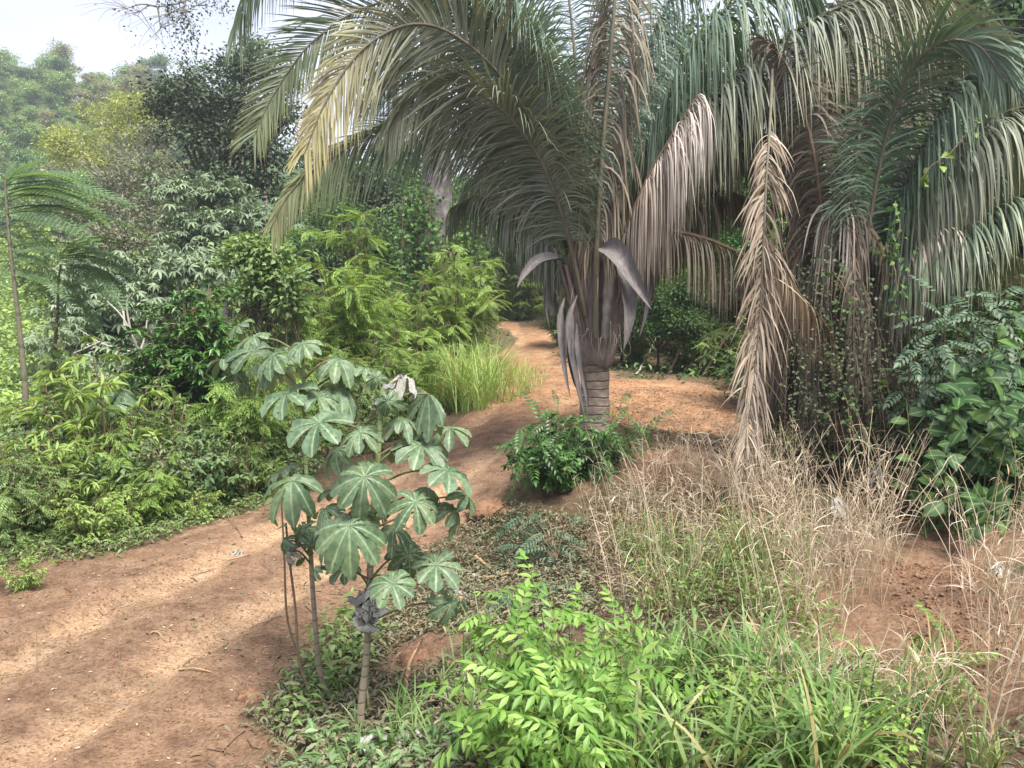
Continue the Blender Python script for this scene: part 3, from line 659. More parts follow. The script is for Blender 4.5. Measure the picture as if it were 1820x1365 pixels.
F(PP([(1085, 520, 12.9), (1110, 420, 12.5), (1150, 320, 12.2), (1200, 232, 12.0), (1242, 165, 11.9)]), 1.7, 'grey', 165, roll=10, droop=.48, bare=.3, w=.023, spread=70, yel=(.6, .2), tip_len=.75, seed=6, tatter=.6, stalk=B_RACHISB, label='dead grey frond with all its leaflets hanging', base_len=.55)
F(PP([(1090, 500, 13.3), (1135, 310, 13.4), (1195, 160, 13.3), (1260, 50, 13.1), (1340, -20, 12.8), (1410, -30, 12.5), (1450, 20, 12.2), (1462, 75, 12.1)]), 2.0, 'teal', 140, roll=25, droop=.30, bare=.2, yel=(0, .2), seed=7, label='blue green frond with long hanging leaflets right of the crown')
F(PP([(1100, 540, 13.2), (1130, 400, 13.1), (1200, 255, 13.0), (1286, 157, 12.7), (1372, 85, 12.4), (1445, 36, 12.1), (1520, 4, 11.8), (1620, -14, 11.5), (1715, 10, 11.2), (1790, 70, 11.0), (1822, 135, 10.9)]), 2.0, 'olive', 190, roll=15, droop=.28, bare=.17, yel=(.35, .35), rr=(.07, .011), seed=8, tatter=.1, tip_len=.5, label='longest frond reaching far to the right')
F(PP([(1045, 500, 13.9), (1010, 250, 14.3), (950, 70, 14.6), (870, -20, 14.9), (790, -30, 15.2), (720, 40, 15.4)]), 1.7, 'teal', 110, roll=20, droop=.2, bare=.18, seed=9)
F(PP([(1050, 480, 13.9), (1030, 220, 14.2), (1015, 30, 14.4), (990, -120, 14.6), (940, -220, 14.8)]), 1.8, 'teal', 110, roll=5, droop=.3, bare=.18, hint=(1, -.2, 0), seed=10)
F(PP([(1070, 480, 13.9), (1110, 240, 14.2), (1165, 60, 14.4), (1240, -80, 14.6), (1330, -150, 14.8)]), 1.8, 'teal', 110, roll=15, droop=.26, bare=.18, seed=11)
F(PP([(1100, 500, 13.2), (1128, 430, 13.0), (1170, 410, 12.8), (1240, 420, 12.7), (1320, 452, 12.5), (1400, 498, 12.3), (1455, 550, 12.2), (1486, 612, 12.1)]), 1.25, 'brown', 110, roll=10, droop=.5, bare=.17, yel=(.2, .1), seed=12, tatter=.25, stalk=B_RACHISB, label='brown frond sagging low to the right')
F(PP([(1040, 480, 13.7), (975, 280, 14.1), (890, 140, 14.4), (800, 90, 14.8), (720, 110, 15.2), (660, 190, 15.4)]), 1.5, 'teal', 100, roll=30, droop=.22, bare=.2, seed=13)
#F(PP([(1050, 470, 13.0), (1020, 330, 12.4), (1000, 210, 11.8), (985, 110, 11.2), (985, 20, 10.6), (1000, -60, 10.0)]), 1.2, 'dark', 90, roll=0, droop=.35, bare=.3, hint=(1, -.2, 0), seed=14, tatter=.45, label='broken dark frond')
#F(PP([(1030, 520, 13.2), (995, 420, 13.0), (965, 380, 12.9), (950, 400, 12.85), (945, 470, 12.85)]), .9, 'dark', 60, roll=20, droop=.5, bare=.25, seed=15, tatter=.4, stalk=B_RACHISB)
F(PP([(1095, 500, 13.3), (1150, 330, 13.6), (1235, 240, 13.7), (1330, 230, 13.7), (1410, 290, 13.6), (1450, 380, 13.5)]), 1.5, 'olive', 110, roll=15, droop=.3, bare=.2, yel=(.1, .2), seed=16, tatter=.15)
F(PP([(1070, 480, 14.0), (1130, 330, 14.6), (1200, 280, 15.2), (1290, 310, 15.7), (1350, 400, 15.9)]), 1.4, 'dark', 90, roll=15, droop=.35, bare=.2, seed=17, tatter=.3)
F(PP([(1035, 480, 14.0), (960, 330, 14.5), (890, 290, 14.9), (830, 330, 15.2), (800, 400, 15.3)]), 1.3, 'green', 90, roll=15, droop=.3, bare=.2, seed=18, tatter=.2)

F(PP([(1040, 560, 13.0), (1005, 400, 12.7), (955, 275, 12.5), (880, 185, 12.3), (800, 150, 12.2), (730, 175, 12.1), (690, 230, 12.1)]), 1.5, 'olive', 120, roll=50, droop=.14, bare=.22, yel=(.1, .1), slen=(.7, 1), seed=19)
F(PP([(1045, 540, 13.2), (1015, 350, 13.0), (985, 200, 12.8), (945, 90, 12.6), (890, 10, 12.5), (820, -40, 12.5)]), 1.45, 'green', 120, roll=30, droop=.18, bare=.22, seed=20)
F(PP([(1080, 520, 13.4), (1120, 360, 13.5), (1180, 250, 13.6), (1260, 185, 13.6), (1350, 170, 13.5), (1430, 200, 13.4)]), 1.5, 'olive', 120, roll=25, droop=.25, bare=.22, yel=(.1, .2), seed=21)
F(PP([(1060, 480, 13.8), (1075, 250, 14.0), (1110, 90, 14.2), (1150, -40, 14.4)]), 1.6, 'green', 110, roll=10, droop=.2, bare=.2, hint=(1, -.2, 0), seed=22)
F(PP([(1090, 560, 13.3), (1135, 450, 13.4), (1200, 370, 13.5), (1280, 340, 13.6), (1350, 360, 13.7)]), 1.3, 'brown', 100, roll=15, droop=.45, bare=.22, seed=23, tatter=.3, stalk=B_RACHISB)
F(PP([(1030, 560, 13.3), (990, 450, 13.4), (930, 370, 13.5), (860, 345, 13.6), (800, 370, 13.7)]), 1.2, 'olive', 100, roll=15, droop=.4, bare=.22, seed=24, tatter=.25)

# ---- the second palm at the right, hidden in a skirt of dead fronds and climbers
p2 = base(1490, 11.9); p2[2] -= .1
palm2 = thing('babassu_palm', p2, 'large palm at the right smothered in a skirt of dead fronds and climbers', 'palm tree', 'big feather palms beside the road')
mb = MB(); tube(mb, spline(PP([(1490, 900, 11.9), (1490, 760, 11.9), (1492, 600, 11.9), (1496, 420, 11.9)]), 20), np.linspace(.3, .42, 20), 16); part('trunk', mb, B_PALM, palm2)
Q = lambda *a, **k: frond(palm2, *a, **k)
Q(PP([(1515, 560, 11.6), (1538, 430, 11.4), (1568, 268, 11.2), (1595, 180, 11.0), (1630, 108, 10.8), (1685, 72, 10.6), (1742, 84, 10.4), (1785, 145, 10.3)]), 1.25, 'green', 130, roll=60, droop=.10, bare=.14, seed=31, label='upright dark green frond in the middle of the right palm')
Q(PP([(1530, 560, 11.7), (1594, 422, 11.4), (1676, 298, 11.1), (1722, 245, 10.9), (1783, 201, 10.7), (1850, 192, 10.5), (1930, 230, 10.3)]), 1.75, 'olive', 130, roll=18, droop=.32, bare=.13, yel=(.2, .3), seed=32, tatter=.15)
Q(PP([(1530, 590, 11.6), (1605, 480, 11.2), (1714, 408, 10.8), (1822, 346, 10.4), (1920, 330, 10.1)]), 1.2, 'green', 120, roll=35, droop=.28, bare=.15, yel=(.2, .2), seed=33, stalk=B_RACHISG)
Q(PP([(1480, 560, 11.6), (1464, 400, 11.4), (1450, 290, 11.3), (1425, 185, 11.5), (1395, 110, 11.7), (1350, 70, 11.9)]), .85, 'dark', 110, roll=40, droop=.22, bare=.15, seed=34, tatter=.25, stalk=B_RACHISB)
Q(PP([(1505, 560, 11.5), (1500, 440, 11.2), (1493, 348, 11.1)]), 1.15, 'grey', 46, roll=0, droop=.7, bare=.45, tip_len=.9, yel=(.5, .3), seed=35, tatter=.2, hint=(1, -.3, 0), stalk=B_RACHISB, label='short grey dead frond pointing up with limp leaflets')
Q(PP([(1530, 590, 11.4), (1600, 470, 11.0), (1660, 410, 10.7), (1700, 402, 10.5)]), 1.1, 'grey', 55, roll=0, droop=.6, bare=.25, tip_len=.9, yel=(.5, .3), seed=36, tatter=.2, stalk=B_RACHISB)
Q(PP([(1540, 540, 11.9), (1610, 330, 11.6), (1690, 170, 11.3), (1780, 80, 11.0), (1880, 50, 10.7)]), 1.7, 'teal', 120, roll=20, droop=.3, bare=.15, yel=(.1, .25), seed=37)
Q(PP([(1500, 540, 12.3), (1520, 300, 12.6), (1540, 130, 12.8), (1560, -20, 13.0), (1590, -120, 13.2)]), 1.5, 'dark', 100, roll=15, droop=.22, bare=.15, hint=(1, -.3, 0), seed=38)
Q(PP([(1520, 540, 12.3), (1600, 320, 12.9), (1700, 200, 13.4), (1800, 170, 13.8), (1880, 220, 14)]), 1.5, 'teal', 100, roll=20, droop=.26, bare=.15, seed=39)
Q(PP([(1480, 540, 12.3), (1430, 330, 12.8), (1360, 210, 13.2), (1280, 190, 13.5), (1210, 260, 13.6)]), 1.4, 'dark', 100, roll=20, droop=.28, bare=.15, seed=40, tatter=.2)
Q(PP([(1540, 600, 11.9), (1640, 480, 11.9), (1740, 440, 11.9), (1840, 470, 11.8)]), 1.1, 'olive', 90, roll=15, droop=.4, bare=.15, yel=(.3, .4), seed=41, tatter=.2)
Q(PP([(1530, 560, 12.2), (1590, 380, 12.5), (1660, 290, 12.8), (1740, 280, 13.0), (1820, 330, 13.2)]), 1.4, 'green', 100, roll=15, droop=.3, bare=.15, seed=42)
Q(PP([(1374, 95, 12.2), (1371, 170, 11.3), (1367, 245, 10.7), (1362, 320, 10.45), (1357, 430, 10.35), (1350, 570, 10.3), (1335, 710, 10.3), (1316, 885, 10.3)]), .80, 'rust', 150, roll=5, droop=.10, bare=.29, spread=56, tipa=30, slen=(1.1, .9), hint=(1, -.3, 0), yel=(.8, .1), rr=(.018, .006), seed=43, tatter=.75, tip_len=.8, base_len=.75, w=.034, stalk=B_RACHIS, label='dead tan frond hanging straight down to the dry grass')
Q(PP([(1352, 400, 10.75), (1366, 430, 10.75), (1388, 475, 10.75), (1420, 520, 10.8), (1470, 580, 10.9), (1490, 640, 10.9)]), .85, 'rust', 80, roll=10, droop=.45, bare=.2, seed=44, tatter=.4, rr=(.02, .005), stalk=B_RACHISB, base_len=.8, label='smaller dead tan frond curving right behind the hanging one')
rng = np.random.default_rng(77)
for k in range(38):                                   # the skirt
    a = -math.pi / 2 + (k / 37.0 - .5) * 4.6 + rng.normal(0, .1); o = np.array([math.cos(a), math.sin(a), 0]); c = P(1494, 480 + rng.uniform(-50, 70), 11.9); r = rng.uniform(.5, 1.0)
    zb = rng.uniform(1.35, 2.6)
    q = [c + o * .25 - [0, 0, .3], c + o * .55 * r + [0, 0, .25], c + o * .95 * r + [0, 0, -.3], c + o * 1.05 * r * rng.uniform(.85, 1.2) + [0, 0, -1.5], np.array([*(c[:2] + o[:2] * rng.uniform(.7, 1.3) * r + rng.normal(0, .15, 2)), zb])]
    frond(palm2, np.array(q), rng.uniform(.6, 1.0), ['dark', 'brown', 'dark', 'dark', 'dark', 'dark', 'brown', 'dark', 'grey'][k % 9], 62, roll=rng.uniform(-20, 20), droop=.4, bare=.15, spread=48, tipa=20, hint=(-o[1], o[0], .1), seed=100 + k, tatter=.45, rr=(.035, .006), stalk=B_RACHISB, segs=5, name='dead_frond')
strands(palm2, P(1494, 640, 11.9), 260, .75, 1.6, FR['dark'], 8, w=.014)
def vine(name, paths, leaf, sz, per, mat, loc, label, cat='vine', group=None, seed=0, stemr=.008, jit=.08, smat=None):
    rng = np.random.default_rng(seed); root = thing(name, loc, label, cat, group); s_ = MB(); l_ = MB()
    for c in paths:
        L_ = np.linalg.norm(np.diff(np.asarray(c), axis=0), axis=1).sum(); n = max(8, int(L_ * 8)); pts = spline(c, n) + rng.normal(0, .015, (n, 3)); tube(s_, pts, stemr, 4)
        k = int(L_ * per); id_ = rng.integers(0, n, k); p = pts[id_] + rng.normal(0, jit, (k, 3)); d = rng.normal(0, 1, (k, 3)) * [1, 1, .4] - [0, .35, .55]
        l_.inst(leaf[0], leaf[1], p, d, rng.normal(0, .45, (k, 3)) + [0, -.7, .8], rng.uniform(.6, 1.25, k)[:, None] * np.array([sz * .8, sz, sz]))
    part('stems' if len(paths) > 1 else 'stem', s_, smat or B_TWIG, root, kind='stuff' if len(paths) > 1 else None); part('foliage', l_, mat, root); return root
MID_V, MID_F, MID_M = leaf_hi(1.0, .2, .15, .38)
LOW = (LO_V, LO_F); MIDL = (MID_V, MID_F)
def hang(px0, py0, px1, py1, D, sag=.1):
    a = P(px0, py0, D); b = P(px1, py1, D); m_ = (a + b) / 2 + [0, -.15 - sag, 0]; return np.array([a, m_, b])
rng = np.random.default_rng(5)
paths = [hang(1395 + k * 11 + rng.uniform(-8, 8), rng.uniform(440, 600), 1400 + k * 11 + rng.uniform(-18, 18), rng.uniform(720, 880), rng.uniform(10.75, 11.1)) for k in range(20)]
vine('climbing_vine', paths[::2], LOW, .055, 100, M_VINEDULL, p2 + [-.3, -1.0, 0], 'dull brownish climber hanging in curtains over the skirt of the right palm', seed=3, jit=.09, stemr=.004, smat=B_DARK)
paths = [hang(1500, 700, 1505, 830, 10.6), hang(1565, 690, 1570, 800, 10.6), hang(1480, 480, 1500, 560, 10.8), hang(1576, 430, 1580, 560, 10.8), hang(1590, 360, 1570, 470, 10.8)]
vine('climbing_vine', paths, MIDL, .085, 42, M_VINE, p2 + [.2, -1.2, 0], 'fresh green creeper with pointed leaves on the skirt of the right palm', seed=4, jit=.09)
paths = [spline(PP([(1640, 310, 10.5), (1665, 290, 10.5), (1700, 260, 10.5), (1725, 230, 10.5), (1735, 205, 10.5)]), 8)]
vine('climbing_vine', paths, MIDL, .14, 11, M_BRIGHT2, p2 + [1.2, -1.3, 0], 'light green broad-leaved creeper climbing a frond of the right palm', seed=6, jit=.06)
# ------------------------------------------------------------------ trees
def crown_into(rng, lm, tm, fork, lobes, leaf, size, nleaf, rc, up=.9, droop=.25, limb_r=.05, limbs=True, nclump=14, sides=4):
    for (cx_, cy_, cz_, rx, ry, rz_) in lobes:
        c = np.array([cx_, cy_, cz_]); n = nclump
        u = rng.normal(0, 1, (n, 3)); u = nrmz(u); u[:, 2] = np.where(u[:, 2] < -.35, -u[:, 2] * .6, u[:, 2])
        cl = c + u * np.array([rx, ry, rz_]) * rng.uniform(.45, 1.0, (n, 1))
        if limbs:
            mid = (np.array(fork) + c) / 2 + [0, 0, -.1 * rz_]; tube(tm, spline([fork, mid, c], 7), np.linspace(limb_r, limb_r * .5, 7), 5)
            for q in cl: tube(tm, spline([c * .8 + np.array(fork) * .2, (c + q) / 2 - [0, 0, .1], q], 5), np.linspace(limb_r * .42, limb_r * .1, 5), sides)
        k = nleaf; idx = np.repeat(np.arange(n), k)
        off = rng.normal(0, 1, (n * k, 3)) * rc * np.array([1, 1, .6]) * rng.uniform(.6, 1.25, n).repeat(k)[:, None]
        p = cl[idx] + off
        d = off / rc * .7 + u[idx] * .5 + rng.normal(0, .55, (n * k, 3)) - [0, 0, droop]
        nn = rng.normal(0, .45, (n * k, 3)) + [0, 0, up] + u[idx] * .35
        sc = size * rng.uniform(.6, 1.25, n * k)
        lm.inst(leaf[0], leaf[1], p, d, nn, sc[:, None] * np.array([leaf[2], 1, 1]) if len(leaf) > 2 else sc)
def tree_kind(name, seed, H, trunk_r, lobes, leaf, size, nleaf, rc, lmat, bmat, fork_h=None, lean=0., **kw):
    def build():
        rng = np.random.default_rng(seed); r = thing(name, (0, 0, 0), 'x', 'tree'); lm = MB(); tm = MB()
        fh = fork_h or H * .5; lb = lobes(rng) if callable(lobes) else lobes
        p = spline([(0, 0, -.3), (lean * .3, .05, fh * .5), (lean, 0, fh)], 10); tube(tm, p, np.linspace(trunk_r * 1.25, trunk_r * .7, 10), 8)
        crown_into(rng, lm, tm, p[-1], lb, leaf, size, nleaf, rc, limb_r=trunk_r * .55, **kw)
        part('trunk', tm, bmat, r); part('crown', lm, lmat, r); return r
    return Kind(build)
def blobs(R, H, n, lo=.45, flat=.6):
    def f(rng):
        out = []
        for k in range(n):
            a = rng.uniform(0, 6.28); q = R * rng.uniform(.15, .75); z = H * rng.uniform(lo, .9); s = rng.uniform(.35, .6) * R
            out.append((math.cos(a) * q, math.sin(a) * q, z, s, s, s * flat))
        return out
    return f
LEAFW = (LO_V, LO_F, .62); LEAFN = (LO_V, LO_F, .42)
# the far hillside
hk = []
for k in range(9):
    hk.append(tree_kind('forest_tree', 200 + k, 9.5, .22, blobs(3.4 + .5 * (k % 3), 10 + k % 4, 8, .08, .75), LEAFW, .42, 58, .62, M_HILL[[0, 0, 1, 2, 0, 1, 0, 2, 0][k]], B_PALE if k % 4 == 2 else B_GREY, nclump=13, limbs=(k % 3 == 2)))
HILLNAMES = ['rounded mid green tree in the hazy forest on the far hill', 'rounded mid green tree in the hazy forest on the far hill', 'pale thin-leaved tree in the hazy forest on the far hill', 'darker green tree in the hazy forest on the far hill']
HN = [0, 0, 2, 3, 0, 2, 0, 3, 0]
rng = np.random.default_rng(11)
yv = 88.0; placed = 0
while yv < 186:
    x0 = (-20 - 910) / FPX * yv; x1 = (440 - 910) / FPX * yv; xv = x0 + rng.uniform(0, 3)
    while xv < x1:
        x_ = xv + rng.normal(0, 1); y_ = yv + rng.normal(0, 1.6); k = rng.integers(0, 9); s_ = rng.uniform(.38, .68)
        if y_ > 160 and rng.random() < .4: s_ *= 1.5
        hk[k].put((x_, y_, gz(x_, y_)), HILLNAMES[HN[k]], 'tree', HILLNAMES[HN[k]].replace('tree in', 'trees in'), rng.uniform(0, 6.28), s_)
        xv += rng.uniform(3.5, 4.8)
    yv += rng.uniform(5.6, 6.8)
# forest closing the view behind the palms
fk = [tree_kind('forest_tree', 300 + k, 11, .2, blobs(3.0, 11.5, 8, .22, .8), LEAFW if k % 2 else LEAFN, .30, 70, .62, M_FOREST if k != 3 else M_DARKTREE, B_DARK, nclump=15, limbs=(k < 2)) for k in range(4)]
rng = np.random.default_rng(12)
FKN = ['broad-leaved dark green tree', 'fine-leaved dark green tree', 'broad-leaved shaded tree', 'grey-green dark tree']
def fn_label(k, px, row):
    w = 'left of the main palm' if px < 1000 else 'between the two palms' if px < 1400 else 'behind the right palm'
    return FKN[k] + (' in the nearer wall of forest ' if row == 0 else ' deep in the forest ') + w
for row, (D0, step, s0) in enumerate([(36, 3.6, .62), (44, 4.6, .82), (54, 5.6, 1.0), (66, 7, 1.2)]):
    px = 640.
    while px < 2050:
        D = D0 + rng.normal(0, 1.5)
        if not (row == 0 and 850 < px < 1010) and not (row == 1 and 800 < px < 985) and not (row == 2 and 740 < px < 930):
            b = base(px, D); s_ = s0 * rng.uniform(.8, 1.15) * (.86 if px < 900 else 1)
            k = rng.integers(0, 4); fk[k].put(b, fn_label(k, px, row), 'tree', 'dark trees in the forest behind the palms', rng.uniform(0, 6.28), s_)
        px += step / D * FPX * rng.uniform(.8, 1.1)
for i, (px, D, s_) in enumerate([(500, 52, .85), (560, 47, .8), (620, 50, .9), (680, 46, .9), (730, 52, 1.0), (790, 48, 1.0), (590, 62, 1.0), (700, 64, 1.1), (860, 62, 1.3), (930, 60, 1.25), (1000, 55, 1.35),
                                (1460, 27, .95), (1550, 26, 1.05), (1640, 27, 1.0), (1740, 26, 1.1), (1840, 25, 1.05), (1400, 30, 1.1), (1130, 48, 1.4), (1250, 46, 1.45), (1600, 34, 1.35), (1750, 34, 1.35), (1900, 30, 1.3)]):
    fk[i % 4].put(base(px, D), fn_label(i % 4, px, 1) if px > 820 else FKN[i % 4] + ' behind the big bright bushes, ' + ('left' if px < 600 else 'right') + ' of the tall mottled trunk' if px < 600 else FKN[i % 4] + ' behind the creeper curtains of the tall mottled trunk', 'tree', 'dark trees in the forest behind the palms' if px > 820 else 'dark trees behind the bright bushes', rng.uniform(0, 6.28), s_)
# nearer thicket at the right, behind both palms
tk = [tree_kind('thicket_tree', 320 + k, 6, .09, blobs(1.7, 6.0, 8, .12, .9), LEAFN, .19, 95, .40, [M_FOREST, M_GLOSSY][k % 2], B_DARK, nclump=15, limbs=True, fork_h=1.4) for k in range(3)]
rng = np.random.default_rng(13)
for i, (px, D, s_) in enumerate([(1105, 29, .62), (1170, 27, .55), (1240, 26, .6), (1310, 28, .62), (1390, 25, .62), (1150, 33, .95), (1260, 31, 1.0), (1360, 28, 1.0), (1075, 34, .6), (1050, 45, .7), (905, 60, .75), (850, 62, .8), (1110, 38, .8), (955, 58, .55), (1000, 56, .6), (925, 63, .9), (985, 64, 1.0),
                                (1440, 19, .8), (1560, 18, .9), (1650, 17, .85), (1740, 16, .85), (1830, 15, .9), (1500, 24, 1.1), (1620, 24, 1.2), (1720, 22, 1.2), (1830, 20, 1.2)]):
    tk[i % 3].put(base(px, D), 'dense dark green bush in the shade behind the palms' if px > 1400 else 'dense green bush at the forest edge beyond the mound of red earth', 'bush', 'shaded bushes behind the right palm' if px > 1400 else 'bushes at the forest edge beyond the mound', rng.uniform(0, 6.28), s_)

# single trees of the left middle distance
def lobes_at(b, lst):   # (px, py, D, radius m, vertical radius m)
    return [(*(P(px, py, D) - b), r, r, rz_) for px, py, D, r, rz_ in lst]
def special(name, px, D, lst, label, leaf, size, nleaf, rc, lmat, bmat, tr, fork_py, seed, nclump=14, lean_px=0, **kw):
    b = base(px, D); rng = np.random.default_rng(seed); r = thing(name, b, label, 'tree'); lm = MB(); tm = MB()
    fk_ = P(px + lean_px, fork_py, D) - b; p = spline([(0, 0, -.3), fk_ * .5 + [.1, 0, 0], fk_], 10); tube(tm, p + b, np.linspace(tr * 1.25, tr * .7, 10), 8)
    m2 = MB(); crown_into(rng, lm, m2, fk_, lobes_at(b, lst), leaf, size, nleaf, rc, limb_r=tr * .6, nclump=nclump, **kw)
    for V, F_, M_ in zip(m2.V, range(len(m2.V)), m2.M): pass
    m2.V = [v + b for v in m2.V]; lm.V = [v + b for v in lm.V]
    part('trunk', tm, bmat, r); part('limbs', m2, bmat, r); part('crown', lm, lmat, r); return r
special('yellow_tree', 205, 72, [(130, 250, 72, 2.2, 1.2), (180, 215, 73, 2.6, 1.3), (235, 190, 72, 2.4, 1.3), (225, 250, 71, 2.6, 1.3), (150, 285, 71, 2.4, 1.2), (110, 270, 72, 1.6, .8), (262, 215, 72, 1.4, .9)],
        'tree with a flat yellow crown and bare forking limbs in front of the hill', LEAFN, .34, 75, .62, M_YELLOW, B_PALE, .2, 330, 401, up=1.2)
special('dark_tree', 400, 40, [(330, 170, 40, 1.7, 1.1), (385, 190, 40, 1.9, 1.3), (440, 200, 40, 1.8, 1.3), (330, 230, 39, 1.6, 1.1), (400, 255, 39, 2.0, 1.3), (460, 270, 39, 1.7, 1.2), (370, 320, 39, 1.5, .9), (450, 335, 39, 1.6, 1.0), (430, 130, 41, 1.3, .8), (500, 220, 40, 1.6, 1.4), (300, 190, 40, .9, .7)],
        'dark grey-green tree standing between the yellow tree and the palm', LEAFW, .22, 110, .50, M_DARKTREE, B_DARK, .22, 420, 402, nclump=15)
special('withered_tree', 270, 48, [(255, 300, 48, 1.7, 1.3), (300, 330, 48, 1.7, 1.2), (240, 370, 48, 1.6, 1.1), (310, 390, 47, 1.5, 1.1), (265, 250, 49, 1.3, 1.0), (205, 330, 49, 1.1, .9), (280, 430, 47, 1.4, 1.0)],
        'brownish half-withered tree below the dark one', LEAFN, .25, 75, .48, M_BROWNTREE, B_GREY, .15, 440, 403)
special('tall_thin_tree', 470, 46, [(440, 85, 46, .9, .7), (470, 115, 46, 1.0, .8), (425, 120, 46, .8, .6), (345, 130, 60, 1.8, .9), (500, 150, 46, 1.2, 1.0)],
        'thin-crowned tree rising behind the dark tree', LEAFN, .22, 55, .45, M_FOREST, B_GREY, .14, 300, 404)
# grey-green trees with drooping hand-shaped leaves: tufts
tv_ = []; 
mbt = MB()
for k in range(7):
    a = k * 2 * math.pi / 7; mbt.inst(MID_V * [.34, 1, 1], MID_F, [[0, 0, 0]], [[math.sin(a), math.cos(a), -.38]], [[0, 0, 1]], 1.0)
TUFT = (np.concatenate(mbt.V), mbt.F)
special('grey_green_tree', 395, 36, [(330, 350, 36, 1.3, .8), (400, 350, 36, 1.4, .8), (350, 400, 35, 1.4, .8), (420, 400, 35, 1.3, .8), (390, 440, 35, 1.3, .8), (320, 440, 35, 1.2, .7), (455, 400, 36, .9, .7)],
        'tree with tufts of grey-green drooping leaves left of the palm', TUFT, .33, 13, .42, M_PALE, B_PALE, .12, 470, 405, up=1.6, nclump=16)
special('grey_green_tree', 300, 27, [(240, 480, 27, 1.0, .5), (300, 470, 27, 1.0, .6), (350, 480, 26, .9, .5), (270, 520, 26, 1.0, .5), (200, 510, 27, .8, .4), (395, 470, 28, .9, .5), (150, 480, 28, .7, .4), (150, 540, 26, .9, .5), (220, 560, 26, .9, .5), (300, 540, 26.5, .8, .5), (180, 600, 26, .9, .5), (240, 640, 26, .9, .5), (130, 620, 26, .8, .5), (200, 680, 25, .9, .5)],
        'low pale tree with tufted leaves above the leaning white branches', TUFT, .30, 11, .36, M_PALE, B_PALE, .09, 560, 406, up=1.6, nclump=13)
special('withered_tree', 185, 34, [(180, 430, 34, 1.2, .8), (230, 440, 34, 1.1, .8), (150, 400, 35, 1.1, .9), (215, 390, 36, 1.1, .8)],
        'small greyish tree behind the feathery saplings', LEAFN, .19, 75, .40, M_BROWNTREE, B_GREY, .1, 500, 407)
B_MOTTLE = bark_mat('mottled_bark', [(.05, .042, .045), (.11, .095, .10), (.24, .22, .225)], (3, 3, 2), .9, .8)
# tall trunk hung with creepers, its crown above the picture, one branch reaching far left
b = base(782, 29); big = thing('tall_forest_tree', b, 'tall mottled grey trunk hung with creepers behind the bright bushes', 'tree')
mb = MB(); p = spline([b - [0, 0, .3], P(781, 480, 29), P(778, 330, 29), P(772, 150, 29), P(765, -60, 29)], 24); tube(mb, p, np.linspace(.62, .40, 24) + .03 * np.sin(np.arange(24) * 1.7), 14); part('trunk', mb, B_MOTTLE, big)
mb = MB(); rng = np.random.default_rng(21); lm = MB(); twl = []
limb = spline([P(768, 0, 29), P(680, -130, 28), P(560, -110, 27), P(450, -60, 26), P(380, -25, 25.5), P(320, 5, 25), P(280, 12, 25)], 40); tube(mb, limb, np.linspace(.22, .015, 40), 7)
for (px, py), nb in [((330, 20), 14), ((300, 25), 14), ((250, 20), 12), ((225, 15), 9), ((350, 10), 10), ((285, 50), 8)]:
    c = P(px, py, 25); j = np.argmin(np.linalg.norm(limb - c, axis=1)); tube(mb, spline([limb[j], (limb[j] + c) / 2 + [0, 0, .1], c], 7), np.linspace(.03, .012, 7), 4)
    for q in range(nb):
        e = c + rng.normal(0, 1, 3) * [.75, .4, .55] - [.25, 0, .1]; pt = spline([c, (c + e) / 2 + rng.normal(0, .12, 3), e + [0, 0, -.12]], 8); tube(mb, pt, np.linspace(.010, .004, 8), 3)
for (px, py, n_, sx, sz) in [(322, 25, 420, .32, .62), (335, 62, 150, .16, .35), (385, 5, 160, .3, .25), (300, 12, 120, .4, .25), (240, 30, 26, .5, .5), (260, 70, 14, .4, .3)]:
    k = n_; p = P(px, py, 25) + rng.normal(0, 1, (k, 3)) * [sx, .3, sz]
    lm.inst(LO_V, LO_F, p, rng.normal(0, 1, (k, 3)) - [0, 0, .5], rng.normal(0, .6, (k, 3)) + [0, 0, .8], rng.uniform(.05, .12, k)[:, None] * [.6, 1, 1])
part('overhanging_branch', mb, B_GREY, big); part('branch_leaves', lm, M_DARKTREE, big)
mb = MB(); lm = MB(); crown_into(rng, lm, mb, P(766, -40, 29), [(*P(720, -190, 29), 2.2, 2.2, 1.5), (*P(830, -170, 30), 2.2, 2.2, 1.4), (*P(640, -240, 28.5), 2, 2, 1.3), (*P(770, -260, 30), 2.4, 2.4, 1.4)], LEAFN, .22, 40, .55, limb_r=.14)
part('limbs', mb, B_GREY, big); part('crown', lm, M_FOREST, big)
def curtain(px0, py0, px1, py1, D, n, label, seed, mat=M_VINE, sz=.17, per=26, cat='vine'):
    rng = np.random.default_rng(seed); ps = []
    for k in range(n):
        x = rng.uniform(px0, px1); a = P(x, py0 + rng.uniform(-10, 30), D + rng.uniform(-.5, .5)); e = P(x + rng.normal(0, 8), py1 - rng.uniform(0, 60), D + rng.uniform(-.5, .5)); ps.append(np.array([a, (a + e) / 2 + rng.normal(0, .15, 3), e]))
    vine('hanging_vine', ps, LOW, sz, per, mat, base((px0 + px1) / 2, D), label, cat, None, seed, .012, .20)
curtain(705, 340, 770, 640, 27.5, 12, 'curtain of creepers hanging left of the tall mottled trunk', 51)
curtain(805, 330, 850, 560, 27.8, 8, 'curtain of creepers hanging right of the tall mottled trunk', 52)
curtain(765, 400, 800, 500, 28.2, 4, 'sparse creeper running over the tall mottled trunk', 53, per=14)

